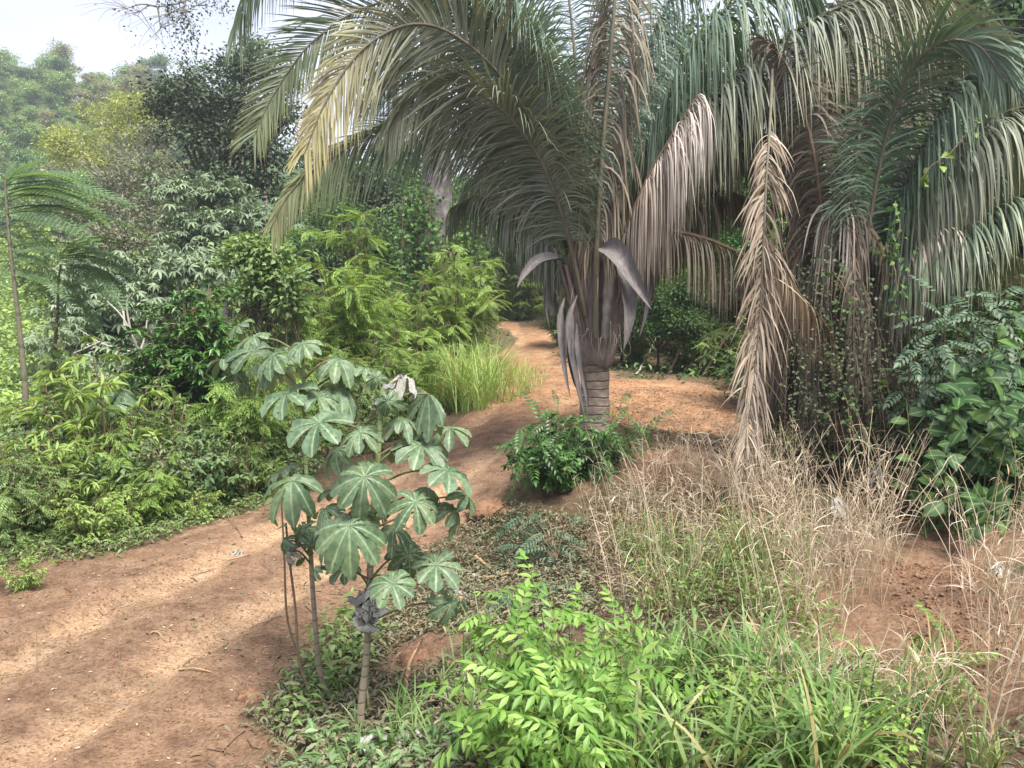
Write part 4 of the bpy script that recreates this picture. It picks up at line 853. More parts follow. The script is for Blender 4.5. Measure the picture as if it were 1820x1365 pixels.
# ------------------------------------------------------------------ bushes
def bush_into(rng, sm, lm, b, H, R, nst, leaf, size, per, side=5, low=.1, up=.9, droop=.25, sx=1., rs=.02, lean=(0, 0), branch=.38, sizevar=.35):
    for k in range(nst):
        a = rng.uniform(0, 6.28); q = math.sqrt(rng.random()); e = np.array([math.cos(a) * R * q * sx + lean[0], math.sin(a) * R * q + lean[1], H * (1 - .42 * q * q) * rng.uniform(.72, 1.0)])
        p = spline([np.array([math.cos(a) * .1 * R, math.sin(a) * .1 * R, -.05]), e * [.45, .45, .55], e], 10) + b; tube(sm, p, np.linspace(rs, rs * .25, 10), 5)
        for j in range(side):
            t = rng.uniform(low, 1.0); c = np.array([np.interp(t * 9, np.arange(10), p[:, i]) for i in range(3)])
            aa = rng.uniform(0, 6.28); bl = R * branch * rng.uniform(.4, 1.1); dv = np.array([math.cos(aa), math.sin(aa), rng.uniform(-.1, .55)]); dv[:2] += .5 * e[:2] / max(R, .1)
            pts = spline([c, c + dv * bl * .5 + [0, 0, .04], c + dv * bl - [0, 0, bl * .12]], 6); tube(sm, pts, np.linspace(rs * .4, rs * .12, 6), 3)
            n = per; s = rng.uniform(.15, 1.0, n); pp = np.stack([np.interp(s * 5, np.arange(6), pts[:, i]) for i in range(3)], 1)
            d = np.tile(dv, (n, 1)) * .6 + rng.normal(0, .8, (n, 3)) * [1, 1, .45] - [0, 0, droop]
            nn = rng.normal(0, .35, (n, 3)) + [0, 0, up]; sz = size * rng.uniform(1 - sizevar, 1 + sizevar * .6, n)
            lm.inst(leaf[0], leaf[1], pp, d, nn, sz[:, None] * np.array([leaf[2], 1, 1]) if len(leaf) > 2 else sz)
def bush_kind(name, seed, H, R, nst, leaf, size, per, lmat, smat=B_TWIG, **kw):
    def build():
        rng = np.random.default_rng(seed); r = thing(name, (0, 0, 0), 'x', 'shrub'); sm, lm = MB(), MB()
        bush_into(rng, sm, lm, np.zeros(3), H, R, nst, leaf, size, per, **kw)
        part('stems', sm, smat, r); part('foliage', lm, lmat, r); return r
    return Kind(build)
PINF = pinnate(8, (.23, .075))[:2]; PINL = pinnate(6, (.30, .12), droop=.5)[:2]
OVAL = (MID_V, MID_F, .42); OVALW = (MID_V, MID_F, .62); LANCE = (LO_V, LO_F, .30)
# big bright bushes flanking the road bend
bk = bush_kind('pinnate_bush', 501, 5.6, 2.1, 30, PINF, .52, 9, M_BRIGHT, side=7, branch=.32, rs=.035, low=.15, up=1.3)
bk.put(base(610, 22.5), 'big bright green bush with drooping divided leaves left of the tall trunk', 'bush', sc=(1, 1, 1.06))
bk2 = bush_kind('pinnate_bush', 502, 4.6, 1.75, 26, PINF, .50, 9, M_BRIGHT2, side=7, branch=.32, rs=.03, low=.1, up=1.3)
bk2.put(base(812, 26), 'yellow-green feathery bush leaning over the far bend of the road', 'bush', sc=(.92, 1, 1.05))
bk2.put(base(893, 53), 'sunlit bush closing the view at the far end of the road', 'bush', rz=1.0, sc=(1.1, .8, .85)); bk2.put(base(965, 54), 'bright bush right of the last road bend', 'bush', rz=2.5, sc=(1.0, .8, .8))
bk2.put(base(928, 52), 'yellow-green bush straight beyond the end of the visible road', 'bush', rz=5.0, sc=(1.2, .8, 1.0)); bk2.put(base(1005, 39), 'bright feathery bush behind the left side of the palm trunk', 'bush', rz=3.3, sc=(.85, .8, .8))
bk2.put(base(735, 24.5), 'bright green bush between the tall trunk and the tall grass clump', 'bush', rz=2.1, sc=(.8, .8, .82))
#bk2.put(base(895, 33), 'yellow-green bush at the inner edge of the far road bend', 'bush', rz=4.0, sc=(.55, .6, .72))
bk.put(base(690, 21), 'low leafy bush in front of the two big bright ones', 'bush', rz=1.0, sc=(.62, .62, .5))
bk.put(base(545, 20.5), 'leafy bush filling the gap right of the creeper tower', 'bush', rz=3.0, sc=(.55, .55, .62))
# creeper-covered stump tower
b = base(465, 20); tw = thing('creeper_tower', b, 'leafy creeper mounded over a dead stem like a tower, brown underneath', 'bush'); rng = np.random.default_rng(61); sm, lm, dm = MB(), MB(), MB()
crown_into(rng, lm, sm, P(465, 560, 20), [(*P(435, 470, 20), .62, .62, .5), (*P(480, 460, 19.8), .65, .65, .5), (*P(500, 500, 19.8), .5, .5, .6), (*P(455, 440, 20), .5, .5, .35), (*P(515, 545, 19.8), .3, .3, .6), (*P(440, 520, 19.8), .45, .45, .4)], OVALW, .17, 26, .20, limb_r=.04, nclump=18)
crown_into(rng, dm, sm, P(465, 640, 20), [(*P(460, 600, 20.2), .6, .6, .7), (*P(480, 660, 20.2), .6, .6, .7), (*P(440, 560, 20.3), .5, .5, .5)], LEAFN, .12, 40, .2, limb_r=.03, nclump=14)
for k in range(40):
    a = P(rng.uniform(420, 530), rng.uniform(500, 580), 19.7 + rng.uniform(-.3, .5)); tube(sm, spline([a, a + [rng.normal(0, .1), 0, -.6], a + [rng.normal(0, .15), 0, -rng.uniform(1, 2)]], 7), .008, 3)
part('stems', sm, B_TWIG, tw); part('foliage', lm, leaf_mat('creeper_leaves', [(.13, .215, .075), (.20, .285, .12), (.095, .165, .055)], tr=.3, patch=.3), tw); part('dead_tangle', dm, M_BROWNTREE, tw, label='brown withered tangle')
# dark dense bush
dk = bush_kind('dark_bush', 503, 4.1, 1.25, 78, OVAL, .19, 14, M_GLOSSY, side=16, branch=.34, rs=.03, low=.04, up=1.2)
b = base(348, 18); dk.put(b, 'dense dark glossy bush shaped like a haystack', 'bush', sc=(1.0, 1.0, (P(348, 500, 18)[2] - b[2]) / 3.9))
uk_later = None
# leaning white-branched tree
b = base(260, 22); wt = thing('leaning_pale_tree', b, 'small pale tree with bare whitish spreading branches beside the dark haystack bush', 'tree'); mb = MB(); lm = MB(); rng = np.random.default_rng(63)
for c in [[(262, 700), (252, 640), (246, 628)], [(248, 630), (232, 590), (215, 560), (190, 535)], [(248, 630), (215, 620), (180, 610), (140, 585)], [(222, 580), (218, 550), (205, 530)], [(248, 630), (257, 600), (262, 565)], [(215, 618), (205, 630), (195, 642)], [(232, 590), (225, 540), (235, 520)], [(180, 607), (150, 620), (130, 628)], [(295, 700), (250, 670), (225, 665)]]:
    ln = len(c); D_ = np.cumsum(np.r_[21.3, rng.normal(0, .15, ln - 1)]); tube(mb, spline(PP([(x, y, d) for (x, y), d in zip(c, D_)]), 14), np.linspace(.055 if ln == 3 and c[0][0] == 262 else .036, .012, 14), 6)
tube(mb, spline([b - [0, 0, .1], P(264, 750, 22), P(262, 700, 21.4)], 6), .06, 6)
for (px, py) in [(190, 528), (140, 580), (205, 522), (262, 558), (192, 640), (235, 510), (128, 628), (160, 560), (215, 655), (175, 600), (120, 600), (280, 540)]:
    k = 9; p = P(px, py, 22) + rng.normal(0, 1, (k, 3)) * [.32, .3, .14]; lm.inst(TUFT[0], TUFT[1], p, rng.normal(0, 1, (k, 3)) * [1, 1, .2], rng.normal(0, .25, (k, 3)) + [0, 0, 1], rng.uniform(.17, .3, k))
part('trunk', mb, B_PALE, wt); part('crown', lm, M_PALE, wt)

LK = {}
# feathery saplings at the left edge
mbf = MB(); n_ = 9; tF = np.linspace(0, 1, n_); ptsF = np.stack([0 * tF, tF * .95, .10 * np.sin(tF * 3.0) - .30 * tF ** 2.2], 1); tube(mbf, ptsF, np.linspace(.008, .003, n_), 4, m=0)
for i in range(20):
    s = .18 + .8 * i / 19; c = np.array([np.interp(s, tF, ptsF[:, k]) for k in range(3)]); Lp = .155 * (1 - .75 * max(0, s - .45) / .55) * min(1, .55 + s)
    for sd in (-1, 1):
        ax = nrmz(np.array([sd * 1.0, .42, -.22])); e = c + ax * Lp; m_ = 9
        tt = np.linspace(.06, 1, m_); pc = c + ax * (tt * Lp)[:, None] - np.array([0, 0, .05]) * (tt ** 2)[:, None] * Lp * 3
        for s2 in (-1, 1):
            perp = nrmz(np.cross(ax, [0, 0, 1]) * s2 + ax * .35 + [0, 0, -.15]); mbf.inst(LO_V, LO_F, pc, np.tile(perp, (m_, 1)), np.tile([0, 0, 1.], (m_, 1)), np.tile([[.013, .030, .014]], (m_, 1)))
FEATH = (np.concatenate(mbf.V), mbf.F)
FEME = []
for k in range(3):
    m2 = MB(); V = FEATH[0].copy(); V[:, 2] -= [.02, .12, -.05][k] * V[:, 1] ** 2; m2.V = [V]; m2.F = FEATH[1]; m2.M = [np.ones(len(V))]; m2.n = len(V); FEME.append(m2.mesh('feather_leaf', M_FEATHER))
def place_leaf(me, name, parent, pos, d, up, sc, label=None):
    y = np.array(d, float); y /= np.linalg.norm(y); z = np.array(up, float); z = z - y * (z @ y); z /= max(np.linalg.norm(z), 1e-6); x = np.cross(y, z); r = np.array(parent.location)
    o = bpy.data.objects.new(name, me); C.objects.link(o); o.parent = parent
    s3 = (sc,) * 3 if np.isscalar(sc) else sc
    p = np.asarray(pos) - r
    o.matrix_basis = Matrix(((x[0] * s3[0], y[0] * s3[1], z[0] * s3[2], p[0]), (x[1] * s3[0], y[1] * s3[1], z[1] * s3[2], p[1]), (x[2] * s3[0], y[2] * s3[1], z[2] * s3[2], p[2]), (0, 0, 0, 1)))
    if label: o['label'] = label
    return o
def feather_sapling(px, D, ctrl, r0, leaves, label, seed):
    b = base(px, D); rng = np.random.default_rng(seed); t = thing('feathery_sapling', b, label, 'tree', 'feathery saplings at the left'); mb = MB(); p = spline([b - [0, 0, .1]] + [P(x, y, D) for x, y in ctrl], 24); tube(mb, p, np.linspace(r0, r0 * .25, 24), 10); part('trunk', mb, B_SLIM, t)
    for (x, y, ex, ey, sc) in leaves:
        a = P(x, y, D); e = P(ex, ey, D + rng.uniform(-.5, .4)); d = e - a; d[1] += rng.uniform(-.25, .25) * np.linalg.norm(d)
        place_leaf(FEME[rng.integers(0, 3)], 'feather_leaf', t, a, d, rng.normal(0, .18, 3) + [0, -.2, 1], rng.uniform(.75, 1.2) * sc * np.linalg.norm(d) * np.array([1.1, 1, .7]))
    return t
feather_sapling(58, 14, [(50, 780), (44, 680), (32, 560), (18, 440), (10, 340), (9, 320)], .072,
    [(10, 330, 110, 290, 1.1), (10, 320, 150, 300, 1.1), (10, 320, 180, 275, 1.0), (12, 345, 190, 345, 1.1), (12, 360, 140, 330, 1.1), (12, 350, 170, 365, 1.1), (9, 330, -80, 320, 1.1), (9, 330, 60, 285, 1.1), (9, 330, -40, 290, 1.1), (9, 330, 20, 280, 1.1), (12, 360, 95, 315, 1.1), (12, 380, 205, 395, 1.05), (14, 400, 110, 420, 1.1), (8, 350, -90, 380, 1.1), (16, 430, 100, 390, 1.1),
     (20, 460, 90, 460, 1.1), (10, 350, 230, 300, .9), (14, 390, -80, 400, 1.1), (14, 380, 215, 360, 1.0), (16, 440, 190, 430, 1.0), (18, 450, 130, 480, 1.0), (12, 370, 240, 380, 1.0), (14, 400, 160, 400, 1.0), (10, 330, 230, 330, .9), (16, 430, 110, 440, 1.0), (20, 480, 150, 500, 1.0), (16, 420, 150, 450, 1.0), (10, 340, 90, 325, 1.1), (10, 340, 200, 320, 1.0), (14, 400, -60, 440, 1.1), (20, 470, -70, 500, 1.1)],
    'slim pale-trunked sapling with feathery leaves, nearer the left edge', 71)
feather_sapling(95, 15, [(90, 790), (88, 700), (95, 640), (102, 560), (104, 500), (108, 470)], .07,
    [(106, 480, 220, 480, 1.1), (106, 470, 215, 510, 1.1), (106, 460, 270, 440, 1.0), (106, 450, 160, 380, 1.1), (106, 470, 40, 450, 1.1), (106, 450, 250, 430, 1.0), (104, 500, 200, 540, 1.0), (106, 480, 30, 500, 1.1), (108, 460, 190, 420, 1.1), (108, 450, 250, 400, 1.0), (104, 490, 60, 540, 1.1), (106, 465, 140, 430, 1.1), (108, 460, 290, 470, .9), (106, 490, 160, 560, 1.0), (108, 455, 230, 470, 1.0), (108, 455, 30, 430, 1.1), (106, 480, 170, 500, 1.0), (104, 520, 190, 570, 1.0), (106, 470, 260, 500, 1.0), (108, 455, 200, 440, 1.0), (106, 480, 240, 540, .9), (106, 500, 150, 530, 1.0), (108, 450, 210, 390, 1.0), (104, 510, 10, 540, 1.0)],
    'second feathery sapling with a darker creeper-clad trunk', 72)
vine('climbing_vine', [np.array([P(95 + rng.uniform(-12, 12), 800, 14.7), P(90 + rng.uniform(-12, 12), 700, 14.7), P(100 + rng.uniform(-8, 8), 560 + 20 * k, 14.8)]) for k in range(6)], MIDL, .11, 30, M_HERB, base(92, 14.6), 'leafy creeper wrapped round the darker feathery sapling', seed=73, jit=.13)
# pale feathery crown farther back, behind the left saplings
0 and feather_sapling(35, 26, [(36, 600), (36, 420), (34, 330)], .1, [(35, 330, 35 + 75 * math.cos(a), 300 - 75 * math.sin(a), 1.0) for a in np.linspace(-.3, 3.5, 14)] + [(35, 350, 110, 330, 1.), (35, 350, 130, 300, 1.)], 'farther feathery sapling, only its light crown in view', 74)
for i, (px, D, top, H_, w_, lab) in enumerate([(30, 31, 700, 3.4, 1.0, 'rounded light shrub on the sunny slope near the left edge'), (75, 40, 560, 3.4, 1.3, 'light bush high on the sunny slope behind the slim trunks'), (130, 30, 520, 3.4, 1.2, 'grey-green bush behind the darker slim trunk'), (200, 25, 640, 1.9, 1.2, 'herb tangle below the leaning white branches'), (160, 22, 690, 1.9, 1.3, 'shaded shrub left below the leaning white branches'), (290, 24, 600, 3.4, .9, 'green bush between the leaning white branches and the dark haystack bush'),
    (420, 24, 520, 3.4, 1.0, 'green bush behind the dark haystack bush, right side'), (340, 30, 480, 3.4, 1.2, 'green bush seen over the dark haystack bush'), (240, 32, 510, 3.4, 1.2, 'green bush behind the low pale tree'), (110, 55, 400, 3.4, 1.8, 'bright bush at the top of the sunny slope'), (60, 62, 370, 3.4, 1.8, 'bright bush below the far hill at the left edge'), (190, 60, 390, 3.4, 1.8, 'bright bush under the flat yellow tree')]):
    b = base(px, D); s_ = (P(px, top, D)[2] - b[2]) / H_
    if i not in LK: LK[i] = bush_kind('bush', 700 + i, H_, 1.25 if H_ > 2 else 1.0, 26, [OVAL, OVALW, (PINL[0], PINL[1])][i % 3], .2 if i % 3 < 2 else .34, 12 if i % 3 < 2 else 8, ([M_HERB, M_HERB2, M_BRIGHT, M_HERB][i % 4] if i not in (2, 3, 4, 8) else M_PALE) if i not in (0, 1, 9, 10, 11) else M_MEADOW, side=8, rs=.02, low=.05)
    LK[i].put(b, lab, 'bush', sc=(w_, w_, max(s_, .4)))
# small broad-leaved tree behind the saplings
for px, D, H_, R_, lab in [(128, 19, 4.0, .8, 'dark leafy shrub rising right behind the darker slim trunk'), (150, 19, 2.6, 1.0, 'mid green shrub right of the darker slim trunk')]:
    bush_kind('shrub', int(px), H_, R_, 22, OVAL, .16, 12, M_HERB, side=8, rs=.025).put(base(px, D), lab, 'shrub')

# ------------------------------------------------------------------ undergrowth on the left bank
uk = [bush_kind('shrub', 601, 1.7, .95, 22, OVAL, .095, 15, M_HERB, side=8, rs=.014, low=.05),
      bush_kind('shrub', 602, 1.5, .9, 20, (PINL[0], PINL[1]), .22, 7, M_HERB, side=7, rs=.014, low=.05, up=1.2),
      bush_kind('shrub', 603, 1.3, .8, 18, OVALW, .125, 11, M_HERB2, side=7, rs=.014, low=.05, up=1.1),
      bush_kind('shrub', 604, 1.9, .85, 20, (MID_V, MID_F, .26), .14, 13, M_HERB, side=8, rs=.014, low=.05),
      bush_kind('shrub', 605, 1.0, .75, 16, OVAL, .10, 11, M_MEADOW, side=7, rs=.01, low=.0)]
UND = [  # px, D, kind, scale, label
 (20, 12.2, 0, 1.05, 'tangled pale shrub at the left edge beside the road'), (95, 12.6, 3, 1.15, 'narrow-leaved shrub on the road bank under the slim trunks'), (165, 13.2, 1, 1.15, 'shrub with divided leaves at the foot of the darker slim trunk'),
 (235, 13.6, 2, 1.3, 'broad-leaved green shrub on the bank left of the dark-leaved clump'), (300, 13.4, 0, 1.1, 'bushy green shrub above the bare road edge'), (365, 13.8, 2, 1.35, 'dark broad-leaved clump drooping over the road bank'),
 (430, 14.2, 3, 1.0, 'narrow-leaved shrub at the right end of the left road bank'), (120, 11.6, 4, 1.0, 'low light green weed tuft on the bank beside the road'), (215, 12.4, 4, .9, 'low green weed in front of the broad-leaved shrub'), (55, 14.5, 0, 1.3, 'shrub round the foot of the pale slim trunk'),
 (150, 15.5, 3, 1.3, 'tall narrow-leaved shrub behind the bank, right of the slim trunks'), (240, 16, 0, 1.2, 'shrub just below the pale leaning tree'), (320, 15.8, 1, 1.1, 'feathery shrub in front of the dark haystack bush'), (405, 16.2, 4, 1.3, 'light green herb at the right foot of the dark haystack bush'),
 (450, 16.5, 0, 1.2, 'shrub below the creeper tower'), (505, 16.2, 1, 1.2, 'shrub behind the top of the thinner broad-leaved sapling'), (570, 17, 3, 1.1, 'shrub behind the taller broad-leaved sapling'), (630, 17.5, 0, 1.0, 'shrub left of the tall grass clump'), (520, 14.8, 2, .8, 'small broad-leaved weed by the patch of bare earth'),
 (690, 19, 4, 1.2, 'low herb at the left foot of the tall grass clump'), (480, 18.5, 3, 1.5, 'tall shrub at the foot of the creeper tower'), (20, 17, 2, 1.2, 'broad-leaved shrub at the left edge behind the pale trunk'), (590, 19.2, 1, 1.6, 'shrub with divided leaves under the big bright bush'), (660, 20, 3, 1.4, 'shaded shrub right under the big bright bush'),
 (-40, 11.6, 1, 1.1, 'shrub cut off by the left edge beside the road'), (-25, 14.5, 0, 1.0, 'shrub at the left edge above the one cut off by the frame'), (10, 9.9, 4, .55, 'small weed on the near road edge at the far left'), (265, 12.7, 1, .75, 'small divided-leaved weed leaning onto the road edge'), (340, 12.9, 4, .75, 'low weed on the road edge under the dark-leaved clump'), (190, 14.6, 2, 1.2, 'broad-leaved shrub in the middle of the left bank'), (480, 14.6, 4, .9, 'weed by the road behind the two thin stems')]
rng = np.random.default_rng(64)
UND += [(70, 13.6, 2, 1.7, 'tall broad-leaved plant between the two slim trunks on the bank'), (180, 14.2, 0, 1.6, 'tall leafy shrub right of the darker slim trunk'), (270, 15.0, 3, 1.5, 'tall narrow-leaved shrub in the middle of the left bank'), (350, 15.2, 2, 1.5, 'tall broad-leaved shrub in front of the dark haystack bush'), (430, 15.4, 1, 1.4, 'tall divided-leaved shrub below the creeper tower'), (510, 15.6, 0, 1.1, 'leafy shrub behind the pale crinkled leaves of the second sapling')]
uk += [bush_kind('shrub', 606, 1.8, .8, 13, (PINL[0], PINL[1]), .24, 8, M_BRIGHT, side=6, rs=.012, low=.15, up=1.2), bush_kind('shrub', 607, 1.6, .8, 13, OVAL, .12, 10, leaf_mat('pale_herb_leaves', [(.17, .235, .12), (.24, .30, .17), (.11, .17, .075)], tr=.35, patch=.3), side=6, rs=.012, low=.15),
       bush_kind('shrub', 608, 2.0, .7, 11, (MID_V, MID_F, .24), .18, 9, M_MEADOW, side=6, rs=.012, low=.2)]
SWAP = {1: 7, 2: 5, 4: 6, 9: 6, 10: 7, 12: 5, 14: 6, 16: 7, 17: 6, 20: 5, 27: 5, 32: 7, 35: 5}
for i, (px, D, k, s_, lab) in enumerate(UND):
    k = SWAP.get(i, k); s_ = s_ * ((.84 if k < 5 else 1.08) if D > 13.3 and px < 560 else .95) * rng.uniform(.9, 1.1)
    uk[k].put(base(px, D) - [0, 0, .03], lab, 'shrub', 'shrubs on the left road bank', rng.uniform(0, 6.28), (s_ * rng.uniform(.85, 1.0), s_ * rng.uniform(.85, 1.0), s_))
# small shrubs at the foot of the forest, on the far side of the mound and by the far road
for px, D, k, s_, lab in [(1020, 33, 2, 1.2, 'low shrub right of the far road bend'), (1035, 30, 0, 1.0, 'low shrub behind the palm trunk'), (1130, 29, 1, 1.1, 'light divided-leaved weed on the far rim of the mound'), (1215, 27.5, 0, 1.1, 'weed on the far rim of the mound behind the pale stick'), (1290, 25.5, 1, 1.3, 'leafy shrub behind the right end of the mound'), (1360, 22.5, 0, 1.4, 'shaded shrub left of the hanging dead frond')]:
    uk[k].put(base(px, D), lab, 'shrub', 'low shrubs along the forest edge', rng.uniform(0, 6.28), s_)
# ------------------------------------------------------------------ shrubs round the palms
# shrub at the palm's foot: compound leaves are parts
def unit_leaf(tpl, mat, name, mtag=None, bend=0.):
    V = tpl[0].copy(); V[:, 2] -= bend * V[:, 1] ** 2
    m = MB(); m.V = [V]; m.F = tpl[1]; m.M = [mtag if mtag is not None else (tpl[2] if len(tpl) > 2 else np.ones(len(V)))]; m.n = len(V); return m.mesh(name, mat)
def leafy_thing(name, b, label, cat, stems, meshes, leafname, size, per, seed, smat, rs=.012, first=.2, up=(0, -.15, 1), droop=.15, group=None, sizevar=.25, outward=.9, clus=None):
    """stems: list of polylines in world space; every leaf is an object of its own"""
    rng = np.random.default_rng(seed); r = thing(name, b, label, cat, group); sm = MB(); todo = []
    for c in stems:
        n = 16; pts = spline(c, n); tube(sm, pts, np.linspace(rs, rs * .3, n), 5); T, _, _ = frames(pts)
        L_ = np.linalg.norm(np.diff(pts, axis=0), axis=1).sum(); k = max(3, int(L_ * per)); ph = rng.uniform(0, 6.28)
        for i in range(k):
            s = first + (1 - first) * (i + rng.uniform(-.2, .2)) / max(1, k - 1); s = min(max(s, first), 1); f = s * (n - 1)
            p = np.array([np.interp(f, np.arange(n), pts[:, q]) for q in range(3)]); t = T[int(f)]
            ph += 2.4; a = np.cross(t, [0, 0, 1.0]); a = a / max(np.linalg.norm(a), 1e-3) if np.linalg.norm(a) > .05 else np.array([1., 0, 0]); q = np.cross(t, a)
            o = a * math.cos(ph) + q * math.sin(ph); d = o * outward + t * (.35 + .5 * (s > .9)) + np.array([0, 0, -droop]) + rng.normal(0, .15, 3)
            todo.append((rng.integers(0, len(meshes)), p, d, np.array(up) + rng.normal(0, .22, 3), size * rng.uniform(1 - sizevar, 1 + sizevar)))
    todo.sort(key=lambda q: np.linalg.norm(q[1] - np.array([0, 0, CAMZ])))
    for q in todo[:300]: place_leaf(meshes[q[0]], leafname, r, *q[1:])
    rest = todo[300:]
    if rest:
        lm = MB()
        for k in range(len(meshes)):
            qs = [q for q in rest if q[0] == k]
            if qs:
                me = meshes[k]; V = np.array([v.co[:] for v in me.vertices]); fq = [list(f.vertices) for f in me.polygons]; F_ = [np.array([f for f in fq if len(f) == n_]) for n_ in (3, 4)]; F_ = [f for f in F_ if len(f)]
                M_ = np.array([a.value for a in me.attributes['m'].data]); lm.inst(V, F_, [q[1] for q in qs], [q[2] for q in qs], [q[3] for q in qs], [q[4] for q in qs], M_)
        part('inner_leaves', lm, meshes[0].materials[0], r, kind='stuff')
    part('stems', sm, smat, r); return r
PLEAF = [unit_leaf(pinnate(7, (.25, .10), droop=.6 + .25 * k, hi=True, first=.1), M_DARKPIN, 'compound_leaf') for k in range(3)]
pf = base(1030, 12.6); rng = np.random.default_rng(81); st = []
for (px, py) in [(1105, 715), (1115, 735), (960, 745), (925, 760), (905, 790), (990, 725), (1000, 755), (1130, 750), (1145, 770), (940, 830), (1000, 800), (1060, 800), (1100, 790), (1035, 790), (985, 780), (1080, 820), (1120, 800), (960, 800), (1020, 830), (1050, 840), (975, 850), (1000, 870), (1095, 750), (935, 790)]:
    e = P(px, py, 12.4 + rng.uniform(-.7, .5)); s0 = pf + [rng.normal(0, .25), rng.normal(0, .2), -.05]; st.append([s0, s0 * .5 + e * .5 + [0, 0, .12], e + [0, 0, -.02]])
leafy_thing('green_shrub', pf, 'dark green shrub with divided leaves at the foot of the ringed palm trunk', 'shrub', st, PLEAF, 'compound_leaf', .42, 10.0, 82, B_TWIG, first=.22, droop=.35, up=(0, -.35, .9))
bush_kind('shrub', 83, 1.25, .75, 22, OVALW, .11, 11, M_DARKPIN, side=8, rs=.012, low=.1).put(base(985, 12.1), 'round-leaved creeper mound in the shrub at the left foot of the palm', 'shrub', sc=(1, 1, 1))
# broad-leaved shrub at the right
BL = [unit_leaf(leaf_hi(.66 + .08 * k, .22 + .1 * k, .10, .56), M_BIGLEAF, 'leaf') for k in range(3)]
bs = base(1735, 9.3); rng = np.random.default_rng(84); st = []
for k in range(54):
    px = rng.uniform(1610, 1850); py = rng.uniform(590, 950)
    if py < 700 and px < 1690: continue
    e = P(px, py, 9.0 + rng.uniform(-.75, .9) + abs(px - 1730) * .002); s0 = bs + [(px - 1735) / 150 * .6, rng.normal(.3, .2), 0]; st.append([s0, s0 * .45 + e * .55 + [0, .1, .08], e])
leafy_thing('broad_leaved_shrub', bs, 'shrub with large rounded dark leaves at the right edge', 'shrub', st, BL, 'leaf', .20, 6.5, 85, B_STEM, rs=.012, first=.45, droop=.25, up=(0, -.75, .75), sizevar=.4)
# blue-green shrub with divided leaves above it
BG = [unit_leaf(pinnate(6, (.30, .13), droop=.5 + .3 * k, hi=True, first=.12), M_GREYPIN, 'compound_leaf') for k in range(3)]
b3 = base(1700, 10.4); st = []
for k in range(46):
    px = rng.uniform(1605, 1850); py = 480 + (px - 1605) * -.05 + rng.uniform(20, 260)
    e = P(px, py, 10.1 + rng.uniform(-.6, .7)); s0 = b3 + [(px - 1700) / 136 * .7, rng.normal(0, .2), 0]; st.append([s0, s0 * .4 + e * .6 + [0, .1, .15], e])
leafy_thing('blue_green_shrub', b3, 'blue-green shrub with divided leaves above the broad-leaved one', 'shrub', st, BG, 'compound_leaf', .33, 2.6, 86, B_TWIG, rs=.014, first=.55, droop=.3, up=(0, -.35, .9))
dk.put(base(1790, 12.2), 'dark glossy bush filling the right edge behind the broad-leaved shrub', 'bush', rz=2, sc=(.9, .8, .72))
dk.put(base(1660, 12.6), 'dark glossy bush behind the blue-green shrub', 'bush', rz=4, sc=(.7, .7, .6))
dk.put(base(1760, 10.2), 'dark glossy undergrowth behind the rounded leaves at the right', 'bush', rz=5, sc=(.75, .5, .42))
uk[0].put(base(1420, 11.7), 'shaded weed at the left foot of the right palm', 'shrub', rz=1, sc=.7)
uk[2].put(base(1560, 11.0), 'shaded broad-leaved weed at the right foot of the right palm', 'shrub', rz=2, sc=.8)

# ------------------------------------------------------------------ broad palmate saplings in the middle
def cecropia_leaf(seed, n=9, droop=.3, crumple=.0, fold=.0):
    rng = np.random.default_rng(seed); mb = MB()
    ts = np.concatenate([np.linspace(0, .9, 16), [.96, 1.0]]); wp = np.interp(ts, [0, .15, .32, .5, .68, .82, .92, 1.0], [.05, .24, .26, .34, .45, .49, .40, .13])
    for k in range(n):
        th = -math.pi + (k + .5) * 2 * math.pi / n; L_ = (1.0 - .28 * (abs(th) / math.pi) ** 1.5) * rng.uniform(.92, 1.06); th += rng.normal(0, .05)
        d = np.array([math.sin(th), math.cos(th)]); q = np.array([d[1], -d[0]]); dr = droop * rng.uniform(.6, 1.6); rg_ = rng.normal(0, .05, 2); V = []; m = []; tws = rng.normal(0, .12)
        lim = math.tan(math.pi / n)
        for i, (t, w) in enumerate(zip(ts, wp)):
            hw = min(w * .5 * L_ * 1.0, max(t * L_ * lim * 1.12, .01) if t < .26 else 9)
            zc = .06 * math.sin(t * 3) - dr * t ** 1.8 * L_
            wob = (rng.normal(0, .008, 5) + crumple * .16 * np.sin(t * (7 + k % 4) + np.arange(5) * 1.7 + k)) * (t > .12) + np.array([1, .5, 0, .5, 1]) * .016 * (i % 2) * (t > .15)
            rg_ = rg_ * .6 + rng.normal(0, .06, 2); rag = 1 + rg_ * (t > .3)
            for j, c in enumerate((-rag[0], -.5, 0, .5, rag[1])):
                xy = d * t * L_ + q * hw * c; V.append([xy[0], xy[1], zc + abs(c) * hw * .42 + tws * c * hw + wob[j]]); m.append([1, .55, 0, .55, 1][j])
        F_ = [[i * 5 + j, i * 5 + j + 1, (i + 1) * 5 + j + 1, (i + 1) * 5 + j] for i in range(len(ts) - 1) for j in range(4)]
        mb.add(np.array(V) + [0, 0, .002 * (k % 3)], [np.array(F_)], m)
    V = np.concatenate(mb.V)
    if fold:   # folded along its middle, hanging
        a = np.abs(V[:, 0]); V[:, 2] -= a * fold; V[:, 0] *= (1 - .65 * min(1, fold))
    return V, mb.F, np.concatenate(mb.M)
CL = [unit_leaf(cecropia_leaf(900 + k, 8 + k % 3, .22 + .10 * k), M_CECRO, 'palmate_leaf') for k in range(6)]
CLF = [unit_leaf(cecropia_leaf(930 + k, 9, .35, fold=1.0 + .3 * k), M_CECRO, 'palmate_leaf') for k in range(2)]
